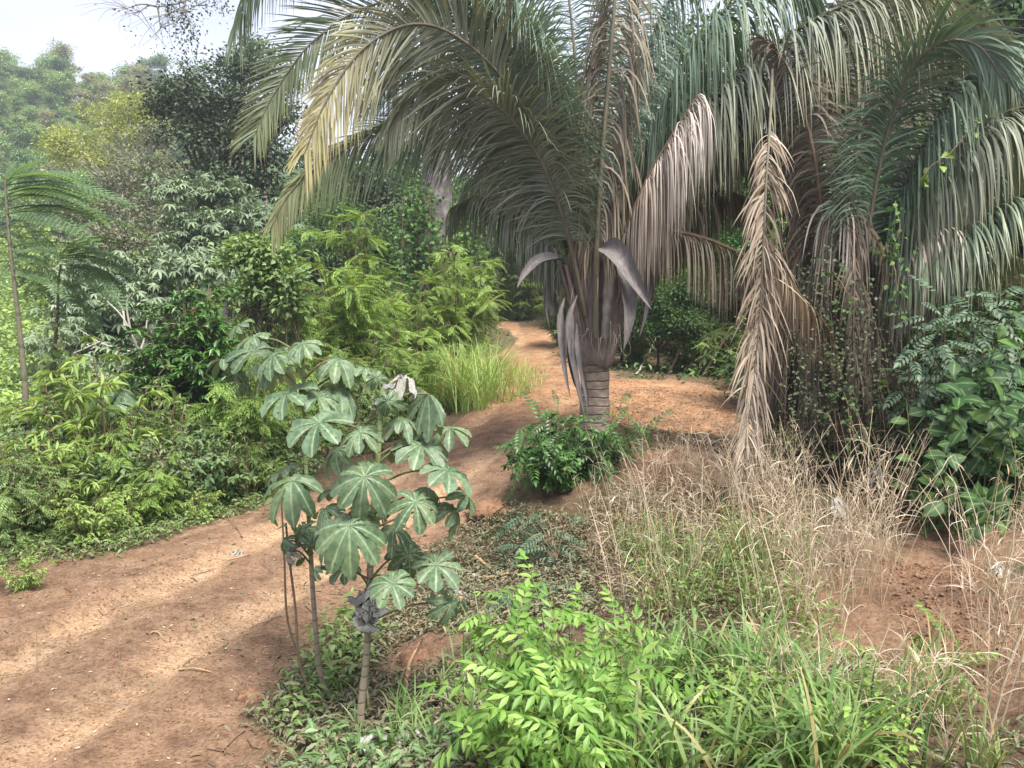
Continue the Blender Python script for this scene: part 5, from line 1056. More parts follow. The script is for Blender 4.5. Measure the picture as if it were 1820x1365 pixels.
CLS = [unit_leaf(cecropia_leaf(920 + k, 8, .85, .25), M_CECRO, 'palmate_leaf') for k in range(2)]
def curled_leaf(seed, mat):
    rng = np.random.default_rng(seed); V, F_, m = cecropia_leaf(seed, 8, .6, .8); r = np.hypot(V[:, 0], V[:, 1]); a = np.arctan2(V[:, 0], V[:, 1])
    R_ = .38 + .10 * np.sin(a * 4 + seed); V2 = np.stack([np.sin(a) * R_ * np.sin(np.minimum(r * 2.2, 2.6)), np.cos(a) * R_ * np.sin(np.minimum(r * 2.2, 2.6)), -.8 * (1 - np.cos(np.minimum(r * 1.9, 2.4))) * .5 + V[:, 2] * .2 + .06 * np.sin(a * 9) * r], 1)
    return unit_leaf((V2 + rng.normal(0, .012, V.shape), F_, m), mat, 'curled_dead_leaf')
CD = [curled_leaf(940 + k, M_GREYDEAD) for k in range(3)]; CW = [unit_leaf(cecropia_leaf(950 + k, 7, .65 + .2 * k, .9), M_WHITEDEAD, 'dead_leaf') for k in range(3)]; CG = [unit_leaf(cecropia_leaf(960 + k, 6, .35, .7, fold=1.1 + .2 * k), M_GREYDEAD, 'dead_leaf') for k in range(3)]
def palmate_sapling(px, D, ctrl, r0, leaves, label, seed, green_from):
    b = base(px, D); rng = np.random.default_rng(seed); t = thing('palmate_sapling', b, label, 'sapling'); mb = MB(); g = MB()
    p = spline([b - [0, 0, .05]] + [P(x, y, D) for x, y in ctrl], 50); rad = np.linspace(r0, r0 * .62, 50) * (1 + .05 * (np.arange(50) % 4 == 0))
    k = int(50 * green_from); tube(mb, p[:k + 1], rad[:k + 1], 10); tube(g, p[k:], rad[k:], 10)
    part('trunk', mb, B_CECRO, t); part('green_shoot', g, B_CECROG, t)
    for L_ in leaves:
        x, y, dep, wpx, tilt, yaw = L_[:6]; kind = L_[6] if len(L_) > 6 else ''
        h = P(x, y, D + dep); zt = h[2] - .12 - .10 * rng.random(); j = np.argmin(np.abs(p[:, 2] - zt)); a = p[j]
        pm = MB(); dv = h - a; mid = a + dv * .5 + [0, 0, .06]; tube(pm, spline([a, mid, h], 10), np.linspace(.011, .007, 10), 5); lp = part('leaf_stalk', pm, B_STEM if rng.random() < .6 else B_RACHISB, t)
        out = np.array([dv[0], dv[1], 0]); out = out / max(np.linalg.norm(out), .05)
        if yaw is not None: out = np.array([math.sin(math.radians(yaw)), -math.cos(math.radians(yaw)), 0])
        tl = math.radians(tilt * (.62 if kind in ('', 'f') else 1)); d = out * math.cos(tl) - np.array([0, 0, math.sin(tl)]); up = out * math.sin(tl) + np.array([0, 0, math.cos(tl)])
        R_ = wpx / FPX * (D + dep) * .5
        me = {'': CL, 'f': CLF, 's': CLS, 'd': CG, 'w': CW}[kind]; lab = {'d': 'curled grey dead leaf', 'w': 'whitish dead leaf', 's': 'limp drooping leaf', 'f': 'leaf folded along its middle', '': None}[kind]
        place_leaf(me[rng.integers(0, len(me))], 'palmate_leaf' if kind not in 'dw' or kind == '' else 'dead_leaf', t, h, d + rng.normal(0, .18, 3), up + rng.normal(0, .22, 3), R_ * rng.uniform(.58, .84) * (1.15 if kind == 'd' else 1), lab)
    return t
# x, y, depth offset, width px, tilt below level, yaw (0 = towards the camera)
palmate_sapling(638, hit(638, 1310)[1], [(641, 1280), (652, 1160), (656, 1060), (661, 950), (668, 860), (674, 780), (678, 710), (680, 690)], .034,
  [(568, 752, -.15, 190, 40, -25), (648, 848, -.35, 165, 55, 0), (748, 792, .05, 165, 38, 30), (795, 838, -.1, 185, 50, 45), (622, 935, -.4, 190, 52, -8), (738, 893, -.35, 170, 50, 20), (805, 905, .1, 130, 55, 50), (697, 1038, -.45, 165, 50, 8), (775, 1005, -.1, 170, 45, 35), (800, 1070, -.1, 110, 70, 40, 's'),
   (800, 762, .2, 130, 30, 60), (690, 712, -.1, 80, 65, 10, 's'), (760, 700, .1, 130, 25, 50, 'f'), (700, 690, .0, 80, 60, 40, 'd'), (716, 672, .15, 90, 20, 60, 'w'), (655, 760, .3, 130, 20, 190), (600, 870, .25, 120, 30, 220), (580, 905, .1, 130, 40, -70), (560, 1010, .0, 60, 60, -60, 's'),
   (632, 1080, -.10, 115, 86, -60, 'd'), (646, 1072, -.13, 125, 88, -10, 'd'), (662, 1076, -.12, 120, 88, 30, 'd'), (652, 1085, .1, 100, 86, 160, 'd'), (672, 1086, -.05, 95, 84, 80, 'd'), (640, 1092, -.15, 90, 85, -30, 'd'), (668, 672, 0, 60, 70, 0, 's'), (600, 800, .1, 125, 35, -60), (715, 745, .1, 120, 30, 40), (590, 960, .0, 120, 45, -50), (700, 940, -.1, 125, 45, 10), (760, 870, .2, 120, 40, 60), (660, 900, .3, 130, 35, 180), (725, 985, .1, 120, 50, 30), (612, 1010, -.1, 110, 55, -40), (640, 770, -.2, 120, 40, -20), (828, 880, .1, 110, 50, 60), (680, 800, .2, 120, 30, 140)],
  'taller broad-leaved sapling with ringed trunk and a bunch of curled grey dead leaves', 91, .62)
palmate_sapling(577, hit(577, 1248)[1], [(570, 1200), (558, 1080), (551, 960), (545, 850), (541, 760), (540, 680), (538, 635)], .026,
  [(538, 612, -.2, 135, 55, -10), (488, 632, .1, 140, 30, -40), (512, 700, -.15, 150, 38, -20), (600, 640, .1, 150, 35, 60), (600, 690, .1, 150, 30, 50), (565, 705, -.1, 120, 45, 20), (648, 655, .2, 120, 25, 70), (520, 855, -.2, 150, 40, -30), (452, 600, .2, 90, 30, -60), (505, 835, .2, 120, 30, -80), (490, 660, .3, 120, 25, 220),
   (512, 980, -.2, 60, 60, -30, 'd'), (505, 960, -.1, 80, 60, -60, 's'), (555, 965, -.2, 90, 80, 10, 's'), (540, 940, -.1, 90, 50, -20, 's')],
  'second broad-leaved sapling, its pale crinkled leaves left of the taller one', 92, .55)
for (px, ctrl, D, r, lab, tops) in [(513, [(511, 1100), (505, 980), (500, 880), (500, 840)], hit(513, 1165)[1], .014, 'leftmost of the thin bare stems beside the saplings', [(470, 560, 100), (440, 640, 110)]), (540, [(533, 1180), (525, 1080), (515, 1000), (508, 930)], hit(540, 1248)[1], .016, 'thin bare stem between the leftmost stem and the second sapling', [])]:
    b = base(px, D); t = thing('thin_stem', b, lab, 'sapling', 'thin bare stems beside the saplings'); mb = MB(); tube(mb, spline([b - [0, 0, .05]] + [P(x, y, D) for x, y in ctrl], 20), np.linspace(r, r * .6, 20), 7); part('stem', mb, B_TWIG, t)
    rng = np.random.default_rng(px); m2 = MB()
    for (x, y) in ctrl[-2:]:
        k = 7; m2.inst(MID_V * [.5, 1, 1], MID_F, P(x, y, D) + rng.normal(0, .06, (k, 3)), rng.normal(0, 1, (k, 3)), rng.normal(0, .3, (k, 3)) + [0, 0, 1], .13)
    part('leaves', m2, M_HERB, t)
# the third palmate plant peeping out in front of the dark bush
palmate_sapling(425, 15.3, [(425, 800), (440, 700), (436, 640), (425, 590)], .03, [(425, 580, 0, 100, 35, -30), (450, 625, -.1, 130, 35, 20), (400, 640, 0, 110, 30, -60), (420, 665, .1, 90, 40, -20)], 'slender palmate plant in front of the dark haystack bush', 93, .4)
palmate_sapling(205, 14.5, [(204, 760), (203, 715)], .03, [(185, 705, 0, 75, 35, -40), (215, 700, 0, 85, 35, 20), (205, 720, -.2, 90, 45, 0), (235, 720, 0, 70, 45, 40)], 'small palmate plant among the shrubs of the left bank', 94, .4)

# ------------------------------------------------------------------ the bright shrub in front
FL = [unit_leaf(pinnate(5 + k % 3, (.30, .105), droop=.35 + .22 * k, hi=True, first=.14, ang=58, leafdroop=.38, taper=.8), M_FRONT, 'compound_leaf') for k in range(4)]
rng = np.random.default_rng(101)
def front_shrub(px, D, tips, label, seed, per=11, size=.36, zoff=0, group=None):
    b = base(px, D); st = []
    for (x, y, d) in tips:
        e = P(x, y, d); s0 = b + [rng.normal(0, .05) + (x - px) / FPX * D * .3, rng.normal(0, .06), -.03]; st.append([s0, s0 * .5 + e * .5 + [0, 0, .14], e])
    return leafy_thing('bright_shrub', b, label, 'shrub', st, FL, 'compound_leaf', size, per, seed, B_STEM, rs=.009, first=.22, droop=.24, up=(0, -.30, .95), group=group, sizevar=.42)
front_shrub(1000, 5.0, [(900, 1058, 4.9), (960, 1075, 4.8), (860, 1080, 5.0), (1010, 1090, 4.9), (1080, 1100, 4.9), (1130, 1115, 5.0), (850, 1150, 4.7), (910, 1140, 4.6), (980, 1150, 4.5), (1060, 1170, 4.5), (1150, 1180, 4.7), (870, 1220, 4.4), (940, 1230, 4.3), (1010, 1240, 4.2), (1090, 1250, 4.3), (1160, 1240, 4.5), (860, 1290, 4.3), (930, 1300, 4.1), (1000, 1310, 4.0), (1070, 1320, 4.1), (1140, 1310, 4.3), (880, 1360, 4.1), (1040, 1370, 3.9), (1180, 1180, 4.9)],
            'bright yellow-green shrub with divided leaves in the foreground', 102, per=14, size=.29)
front_shrub(1550, 5.6, [(1500, 1190, 5.5), (1560, 1180, 5.5), (1610, 1215, 5.5), (1640, 1225, 5.6), (1580, 1240, 5.3), (1530, 1160, 5.7), (1490, 1230, 5.4)], 'small bright shrub with divided leaves on the lower right slope', 103, per=8, size=.26)
front_shrub(1670, 5.6, [(1670, 1110, 5.6), (1640, 1130, 5.6), (1700, 1130, 5.7)], 'little bright seedling on the bare earth at the lower right', 104, per=7, size=.2)
front_shrub(1710, 5.0, [(1700, 1170, 5.0), (1730, 1190, 5.0), (1690, 1230, 4.8), (1720, 1260, 4.8)], 'thin leafy stems at the lower right edge of the bare earth', 105, per=7, size=.2)

# ------------------------------------------------------------------ grasses
def inpoly(poly, n, rng):
    w = np.array([hit(*p) for p in poly]); lo, hi = w.min(0), w.max(0); out = np.zeros((0, 2))
    while len(out) < n:
        q = rng.uniform(lo, hi, (n * 3, 2)); ins = np.zeros(len(q), bool); j = len(w) - 1
        for i in range(len(w)):
            a, b = w[i], w[j]; c = (a[1] > q[:, 1]) != (b[1] > q[:, 1]); ins ^= c & (q[:, 0] < (b[0] - a[0]) * (q[:, 1] - a[1]) / (b[1] - a[1] + 1e-12) + a[0]); j = i
        out = np.concatenate([out, q[ins]])
    out = out[:n]; return np.c_[out, ground_z(out[:, 0], out[:, 1])]
def blades(rng, pos, L, w, droop, segs=6, lean=.35, dryp=.08, mb=None, fold=True):
    mb = mb or MB(); N = len(pos); a = rng.uniform(0, 6.28, N); L = L * rng.uniform(.5, 1.15, N); d = nrmz(np.c_[np.cos(a) * lean * rng.uniform(.1, 1.2, N), np.sin(a) * lean * rng.uniform(.1, 1.2, N), np.ones(N)])
    o = np.c_[np.cos(a), np.sin(a), 0 * a]; wd = nrmz(np.cross(d, o) + rng.normal(0, .25, (N, 3))); p = pos.copy(); rows = []; dr = droop * rng.uniform(.3, 1.7, N); m = np.repeat((rng.random(N) < dryp) * 1.0, (segs + 1) * 2)
    ww = w * rng.uniform(.6, 1.2, N)
    for k in range(segs + 1):
        u = k / segs; x = ww * [1, 1.02][k > 0] * (1 - u ** 3.2) * .5 + .0006
        rows.append(np.stack([p - wd * x[:, None], p + wd * x[:, None]], 1)); d = nrmz(d + (o * .55 + [0, 0, -1.0]) * (dr * (.15 + u * 1.6))[:, None]); wd = nrmz(wd - d * (wd * d).sum(1, keepdims=True)); p = p + d * (L / segs)[:, None]
    V = np.stack(rows, 1).reshape(-1, 3); i, j = np.meshgrid(np.arange(N), np.arange(segs), indexing='ij'); b = (i * (segs + 1) + j) * 2
    mb.add(V, [np.stack([b, b + 1, b + 3, b + 2], -1).reshape(-1, 4)], m); return mb
def tufts(rng, centres, per, spread): 
    n = len(centres) * per; p = np.repeat(centres, per, 0); a = rng.uniform(0, 6.28, n); r = spread * np.sqrt(rng.random(n)); return p + np.c_[np.cos(a) * r, np.sin(a) * r, 0 * a]
rng = np.random.default_rng(111)
c = inpoly([(1150, 1200), (1440, 1200), (1560, 1365), (1500, 1440), (1060, 1440), (1100, 1365)], 48, rng)
mb = blades(rng, tufts(rng, c, 18, .11), .62, .023, .17, 8, .5, .06)
single('green_grass', mb, M_BLADE, c.mean(0), 'broad-bladed green grass arching over beside the bright shrub', 'grass', kind='stuff')
c = inpoly([(560, 1200), (800, 1230), (880, 1400), (540, 1400)], 20, rng)
mb = blades(rng, tufts(rng, c, 9, .07), .42, .018, .17, 7, .5, .05)
c2 = inpoly([(800, 1180), (860, 1150), (860, 1330), (780, 1300)], 6, rng); blades(rng, tufts(rng, c2, 8, .06), .75, .017, .2, 7, .5, .05, mb)
single('green_grass', mb, M_BLADE, c.mean(0), 'sparse green grass blades round the foot of the taller sapling', 'grass', kind='stuff')
c = inpoly([(1500, 1230), (1740, 1260), (1820, 1400), (1480, 1400)], 15, rng)
mb = blades(rng, tufts(rng, c, 14, .08), .55, .012, .14, 7, .4, .25)
single('green_grass', mb, M_BLADE, c.mean(0), 'thin mixed grass in the lower right corner', 'grass', kind='stuff')
# tall grass clump beside the road
c = inpoly([(735, 735), (880, 740), (880, 690), (745, 690)], 46, rng)
mb = blades(rng, tufts(rng, c, 30, .22), 1.75, .022, .15, 8, .5, .12)
single('tall_grass', mb, M_TALLG, c.mean(0), 'clump of tall light green grass at the roadside', 'grass', kind='stuff')
c = inpoly([(820, 745), (960, 700), (965, 670), (900, 665), (840, 700)], 60, rng)
mb = blades(rng, tufts(rng, c, 16, .25), .75, .014, .1, 6, .5, .55)
single('roadside_grass', mb, M_TALLG, c.mean(0), 'short yellowing grass on the verge right of the tall grass', 'grass', kind='stuff')
# dry grass
def dry_grass(poly, n, hgt, label, seed, br=5):
    rng = np.random.default_rng(seed); pos = np.repeat(inpoly(poly, n // 6 + 1, rng), 6, 0)[:n]; n = len(pos); pos[:, :2] += rng.normal(0, .10, (n, 2)); pos[:, 2] = ground_z(pos[:, 0], pos[:, 1]); mb = MB(); N = n; S = 8
    # gather in loose tussocks
    pos[:, :2] += rng.normal(0, .05, (N, 2)); a = rng.uniform(0, 6.28, N); o = np.c_[np.cos(a), np.sin(a), 0 * a]; H = hgt * rng.uniform(.45, 1.2, N); d = nrmz(o * rng.uniform(.02, .32, N)[:, None] + [0, 0, 1]); p = pos.copy(); R0 = rng.uniform(.0028, .0052, N); stalk = []
    view = np.array([1.0, 0, 0]); rows = []
    for k in range(S + 1):
        stalk.append(p.copy()); d = nrmz(d + (o * .05 + rng.normal(0, .035, (N, 3)))); p = p + d * (H / S)[:, None]
    st = np.stack(stalk, 1); wdir = nrmz(np.c_[rng.normal(0, 1, (N, 2)), np.zeros(N)] + np.array([1.2, 0, 0]))
    for s3 in (0, 1):
        wv = wdir if s3 == 0 else np.cross(wdir, [0, 0, 1.0]); x = R0[:, None] * np.linspace(1.0, .45, S + 1)[None]
        V = np.stack([st - wv[:, None] * x[..., None], st + wv[:, None] * x[..., None]], 2).reshape(-1, 3); i, j = np.meshgrid(np.arange(N), np.arange(S), indexing='ij'); b = (i * (S + 1) + j) * 2
        mb.add(V, [np.stack([b, b + 1, b + 3, b + 2], -1).reshape(-1, 4)])
    # drooping dry blades and awns along each stalk
    M_ = N * br; idx = np.repeat(np.arange(N), br); u = rng.uniform(.1, 1.0, M_); f = u * S; k0 = np.minimum(f.astype(int), S - 1); fr_ = (f - k0)[:, None]; q = st[idx, k0] * (1 - fr_) + st[idx, k0 + 1] * fr_
    aa = rng.uniform(0, 6.28, M_); o2 = np.c_[np.cos(aa), np.sin(aa), 0 * aa]; d = nrmz(o2 * rng.uniform(.3, 1, M_)[:, None] + [0, 0, 1.0]); L = rng.uniform(.12, .40, M_) * (1.1 - .5 * u); wv = nrmz(np.cross(d, o2) + rng.normal(0, .5, (M_, 3))); rows = []; W_ = rng.uniform(.0016, .0042, M_)
    for k in range(6):
        t = k / 5; x = W_ * (1 - t ** 2) + .0003; rows.append(np.stack([q - wv * x[:, None], q + wv * x[:, None]], 1)); d = nrmz(d + (o2 * .25 + [0, 0, -.26]) * rng.uniform(.1, 1.2, M_)[:, None]); q = q + d * (L / 5)[:, None]
    V = np.stack(rows, 1).reshape(-1, 3); i, j = np.meshgrid(np.arange(M_), np.arange(5), indexing='ij'); b = (i * 6 + j) * 2; mb.add(V, [np.stack([b, b + 1, b + 3, b + 2], -1).reshape(-1, 4)])
    single('dry_grass', mb, M_DRYG, pos.mean(0), label, 'grass', kind='stuff'); return pos
dry_grass([(1040, 900), (1180, 840), (1420, 900), (1420, 1120), (1200, 1130), (1050, 1050)], 240, 1.25, 'bleached dry grass stalks between the palm and the green grass', 121)
dry_grass([(1150, 830), (1380, 850), (1390, 900), (1180, 890)], 130, .95, 'dry grass in front of the mound of red earth', 122)
dry_grass([(1370, 975), (1600, 985), (1610, 1040), (1520, 1130), (1380, 1160)], 170, 1.6, 'tall dry grass stalks in front of the right palm', 123, br=5)
dry_grass([(1690, 1050), (1830, 1060), (1830, 1330), (1740, 1365), (1700, 1200)], 84, 1.45, 'dry grass stalks at the right edge of the picture', 124, br=5)
dry_grass([(1330, 1190), (1700, 1260), (1760, 1365), (1560, 1380), (1300, 1290)], 90, .5, 'low matted straw on the lower right slope', 125, br=7)
c = inpoly([(1080, 960), (1420, 960), (1450, 1160), (1100, 1100)], 60, rng)
mb = blades(rng, tufts(rng, c, 14, .14), .6, .008, .15, 6, .5, .35); single('wispy_grass', mb, M_BLADE, c.mean(0), 'wispy green grass growing through the dry stalks', 'grass', kind='stuff')

# ------------------------------------------------------------------ ground cover, litter, debris
STRAW = [[(1045, 900), (1200, 850), (1420, 900), (1420, 1120), (1200, 1130), (1050, 1050)], [(1370, 975), (1600, 985), (1610, 1040), (1520, 1130), (1380, 1160)], [(1690, 1050), (1830, 1060), (1830, 1330), (1740, 1365), (1700, 1200)]]
def scatter(name, poly, n, leaf, size, mat, label, seed, flat=.35, lift=.03, up=1.0, mask=None, kind='stuff', cat='ground cover', hvar=.1):
    rng = np.random.default_rng(seed); p = inpoly(poly, n, rng) if not callable(poly) else poly(rng, n)
    if mask is not None: k = mask(p, rng); p = p[k]
    n = len(p); p = p + np.c_[np.zeros((n, 2)), lift + hvar * rng.random(n) ** 2]; mb = MB()
    sc = size * rng.uniform(.5, 1.3, n); mb.inst(leaf[0], leaf[1], p, rng.normal(0, 1, (n, 3)) * [1, 1, flat], rng.normal(0, flat, (n, 3)) + [0, 0, up], sc[:, None] * np.array([leaf[2], 1, 1]) if len(leaf) > 2 else sc)
    return single(name, mb, mat, p.mean(0), label, cat, kind=kind)
def offroad(p, rng):
    r, t, b, ds, al = ground_masks(p[:, 0], p[:, 1]); return rng.random(len(p)) > np.clip(r * 1.5 + b * 1.0, 0, .985)
scatter('leaf_litter', [(330, 1365), (470, 1180), (560, 1000), (700, 950), (870, 900), (1050, 930), (1060, 1100), (860, 1200), (880, 1400), (330, 1400)], 17000, (MID_V, MID_F, .32), .085, M_LITTER, 'wilted grey-green leaf litter covering the ground round the saplings', 131, mask=offroad, hvar=.13)
scatter('leaf_litter', [(1050, 900), (1420, 880), (1700, 1000), (1830, 1180), (1830, 1400), (900, 1400), (860, 1100)], 11000, (MID_V, MID_F, .28), .075, M_LITTER, 'leaf litter under the dry grass', 132, mask=offroad, hvar=.08)
scatter('weeds', [(560, 1140), (640, 1080), (700, 1120), (640, 1220), (520, 1330), (470, 1300)], 900, OVAL, .10, M_HERB, 'low green weeds among the litter left of the taller sapling', 133, lift=.05, hvar=.28)
scatter('weeds', [(1250, 1270), (1560, 1300), (1640, 1400), (1240, 1400)], 1500, OVALW, .05, M_BRIGHT, 'tiny-leaved weeds in the grass at the bottom edge', 134, lift=.1, hvar=.3)
scatter('weeds', [(540, 1310), (820, 1310), (820, 1420), (520, 1420)], 420, OVAL, .12, M_HERB2, 'low broad weeds at the bottom edge by the sapling', 141, lift=.04, hvar=.2)
scatter('weeds', [(1080, 980), (1440, 980), (1500, 1180), (1150, 1150)], 2600, OVAL, .06, M_HERB, 'small green weeds among the dry stalks', 135, lift=.05, hvar=.45)
scatter('weeds', [(0, 1010), (120, 1030), (300, 985), (480, 925), (560, 900), (560, 860), (350, 870), (0, 940)], 9000, OVAL, .085, M_HERB, 'low weeds and trampled leaves along the left edge of the road', 136, mask=offroad, hvar=.16)
scatter('leaf_litter', [(0, 1060), (300, 1010), (560, 900), (560, 850), (200, 880), (0, 960)], 6000, (MID_V, MID_F, .3), .08, M_LITTER, 'dull leaf litter along the left edge of the road', 137, mask=offroad, hvar=.07)
def slope(rng, n):
    D = 21 + 75 * rng.random(n) ** 1.5; px = rng.uniform(-200, 330, n) + (D - 40) * .8; x = (px - 910) / FPX * D; return np.c_[x, D, ground_z(x, D)]
scatter('meadow_cover', slope, 30000, OVALW, .30, M_MEADOW, 'sunlit mat of light green creepers on the slope beyond the saplings', 138, flat=.55, hvar=.5)
def farcover(rng, n):
    D = 20 + 45 * rng.random(n) ** 1.3; px = rng.uniform(380, 1900, n); x = (px - 910) / FPX * D; return np.c_[x, D, ground_z(x, D)]
scatter('undergrowth', farcover, 16000, OVAL, .20, M_FOREST, 'dark undergrowth on the forest floor', 139, flat=.5, hvar=.35, mask=offroad)
scatter('leaf_litter', [(1090, 690), (1300, 700), (1340, 740), (1300, 790), (1420, 860), (1180, 850), (1130, 800), (1090, 760)], 2600, (MID_V, MID_F, .2), .07, M_CHAFF, 'straw and dry leaf bits strewn over the mound', 140, hvar=.04, flat=.2)
for i, pl in enumerate(STRAW[:1]): scatter('straw_thatch', pl, [1500, 700, 450][i], (MID_V, MID_F, .03), .2, M_DRYG, ['matted straw under the dry grass by the green weeds', 'matted straw in front of the right palm', 'matted straw at the right edge of the picture'][i], 170 + i, flat=.35, hvar=.15)
# crumbs, chips and small stones on the road
rng = np.random.default_rng(151)
def on_road(n, smin=2, smax=46):
    s = rng.uniform(smin, smax, n); x = np.interp(s, _rs, ROAD[:, 0]); y = np.interp(s, _rs, ROAD[:, 1]); gx_ = np.gradient(ROAD, axis=0); tx = np.interp(s, _rs, gx_[:, 0]); ty = np.interp(s, _rs, gx_[:, 1]); l = np.hypot(tx, ty); o = rng.uniform(-2.1, 2.1, n); x = x - ty / l * o; y = y + tx / l * o; return np.c_[x, y, ground_z(x, y)]
oct_v = np.array([[1, 0, 0], [-1, 0, 0], [0, 1, 0], [0, -1, 0], [0, 0, 1], [0, 0, -1], [.6, .6, .5], [-.6, .5, .5]], float); oct_f = [np.array([[6, 4, 0], [6, 2, 4], [6, 0, 2], [7, 4, 2], [7, 1, 4], [7, 2, 1], [0, 4, 3], [4, 1, 3], [0, 5, 2], [2, 5, 1], [1, 5, 3], [3, 5, 0]])]
def crumbs(p, lo, hi, mat, name, label):
    mb = MB(); n = len(p); s = lo + (hi - lo) * rng.random(n) ** 3; mb.inst(oct_v, oct_f, p + [0, 0, .003], rng.normal(0, 1, (n, 3)), rng.normal(0, 1, (n, 3)), s[:, None] * rng.uniform(.5, 1.2, (n, 3))); single(name, mb, mat, p.mean(0), label, 'soil', kind='stuff', sm=False)
crumbs(np.concatenate([on_road(3200), inpoly([(0, 1365), (0, 1040), (330, 1000), (560, 1000), (480, 1180), (340, 1365)], 2600, rng)]), .004, .022, B_CLOD, 'soil_crumbs', 'crumbs of red earth scattered on the road')
crumbs(np.concatenate([inpoly([(1560, 1000), (1760, 1000), (1830, 1180), (1700, 1230), (1600, 1120)], 2200, rng), inpoly([(1000, 670), (1290, 700), (1390, 860), (1150, 830), (1060, 740)], 2600, rng)]), .006, .032, B_CLOD, 'soil_crumbs', 'clods of red earth on the slope and the mound')
p = np.concatenate([on_road(1500, 2, 24), inpoly([(0, 1365), (0, 1040), (330, 1000), (560, 1000), (480, 1180), (340, 1365)], 900, rng)]); mb = MB(); n = len(p); mb.inst(LO_V * [1, 1, .4], LO_F, p + [0, 0, .01], rng.normal(0, 1, (n, 3)) * [1, 1, .08], rng.normal(0, .25, (n, 3)) + [0, 0, 1], (.010 + .05 * rng.random(n) ** 2.5)[:, None] * [.4, 1, 1]); single('straw_chips', mb, M_CHAFF, p.mean(0), 'pale chips and bits of straw on the road', 'litter', kind='stuff')
q_ = on_road(900, 2, 26); mb = MB(); n = len(q_); mb.inst(MID_V * [.4, 1, 1], MID_F, q_ + [0, 0, .012], rng.normal(0, 1, (n, 3)) * [1, 1, .12], rng.normal(0, .3, (n, 3)) + [0, 0, 1], .03 + .06 * rng.random(n)); single('fallen_leaves', mb, M_LITTER, q_.mean(0), 'dry brown and grey leaves fallen on the road', 'litter', kind='stuff')
mb = MB(); p = np.concatenate([on_road(130, 2, 24), inpoly([(340, 1365), (470, 1180), (700, 960), (900, 920), (1000, 1000), (860, 1200), (860, 1365)], 240, rng), inpoly([(1100, 690), (1300, 700), (1400, 850), (1180, 840)], 110, rng)])
for q in p:
    a = rng.uniform(0, 6.28); L_ = rng.uniform(.08, .45); d = np.array([math.cos(a), math.sin(a), rng.uniform(-.02, .12)]); tube(mb, [q + [0, 0, .012], q + d * L_ * .5 + rng.normal(0, .015, 3) + [0, 0, .02], q + d * L_ + [0, 0, .012]], rng.uniform(.003, .007), 4)
single('small_twigs', mb, B_TWIG, p.mean(0), 'small dry twigs strewn over road and litter', 'twigs', kind='stuff')

def stick(pts, r, label, mat=B_CUT, name='fallen_branch', fork=None):
    w = np.array([onground(x, y) + [0, 0, h] for x, y, h in pts]); t = thing(name, w[0], label, 'branch', 'cut branches lying about'); mb = MB(); n = 18; q = spline(w, n); rg = np.random.default_rng(int(pts[0][0])); q = q + rg.normal(0, r * .25, (n, 3)); tube(mb, q, np.linspace(r, r * .55, n), 7)
    if fork: tube(mb, spline([q[9], q[9] + np.array(fork) * .5 + [0, 0, .03], q[9] + fork], 8), np.linspace(r * .6, r * .25, 8), 5)
    part('wood', mb, mat, t); return t
stick([(780, 1074, .06), (810, 1078, .08), (842, 1081, .06)], .032, 'short orange-brown cut stick right of the taller sapling')
stick([(735, 1250, .02), (722, 1230, .05), (728, 1190, .10), (742, 1165, .16), (752, 1158, .2)], .026, 'crooked tan root sticking up beside the dark earth hole', fork=(.18, .05, .02))
stick([(845, 1000, .05), (870, 1020, .06), (893, 1035, .04)], .028, 'grey cut branch above the orange-brown stick')
stick([(860, 1040, .04), (890, 1037, .07), (920, 1030, .06)], .024, 'tan cut branch crossing the grey one')
stick([(700, 1150, .03), (730, 1130, .08), (770, 1105, .12)], .011, 'thin straw-coloured stick leaning in the litter')
stick([(318, 1196, .02), (345, 1203, .03), (375, 1212, .02)], .012, 'dry stick at the near edge of the road')
stick([(268, 1132, .02), (280, 1138, .03), (293, 1141, .02)], .010, 'small pale stick lying on the road')
stick([(1130, 668, .05), (1150, 652, .35), (1165, 636, .8)], .035, 'pale stick leaning up from the far rim of the mound', mat=B_PALE)
stick([(1195, 1190, .02), (1215, 1185, .05), (1240, 1180, .02)], .012, 'dry stick under the green grass')
stick([(695, 1250, .02), (690, 1210, .1), (696, 1180, .16)], .009, 'thin twig standing in the litter by the crooked root', mat=B_TWIG)
stick([(215, 1200, .0), (213, 1185, .12), (212, 1172, .22)], .006, 'bare twig standing in the middle of the road', mat=B_TWIG, name='standing_twig')
stick([(66, 1200, .0), (67, 1170, .15), (68, 1142, .3)], .005, 'bare twig standing on the road near the left edge', mat=B_TWIG, name='standing_twig')
stick([(430, 962, .02), (418, 945, .1), (405, 930, .2)], .012, 'thin stick poking out of the left bank onto the road', mat=B_TWIG, name='standing_twig')
for x0, y0, x1, y1, D, lab in [(1190, 670, 1245, 545, 26, 'long pale bamboo pole leaning in the thicket'), (1250, 640, 1300, 580, 25, 'second bamboo pole leaning behind the mound')]:
    a = base(x0, D); t = thing('bamboo_pole', a, lab, 'pole', 'fallen bamboo poles'); mb = MB(); tube(mb, spline([a, (a + P(x1, y1, D)) / 2 + [0, 0, -.05], P(x1, y1, D)], 12), np.linspace(.05, .035, 12), 8); part('stem', mb, B_TWIG, t)
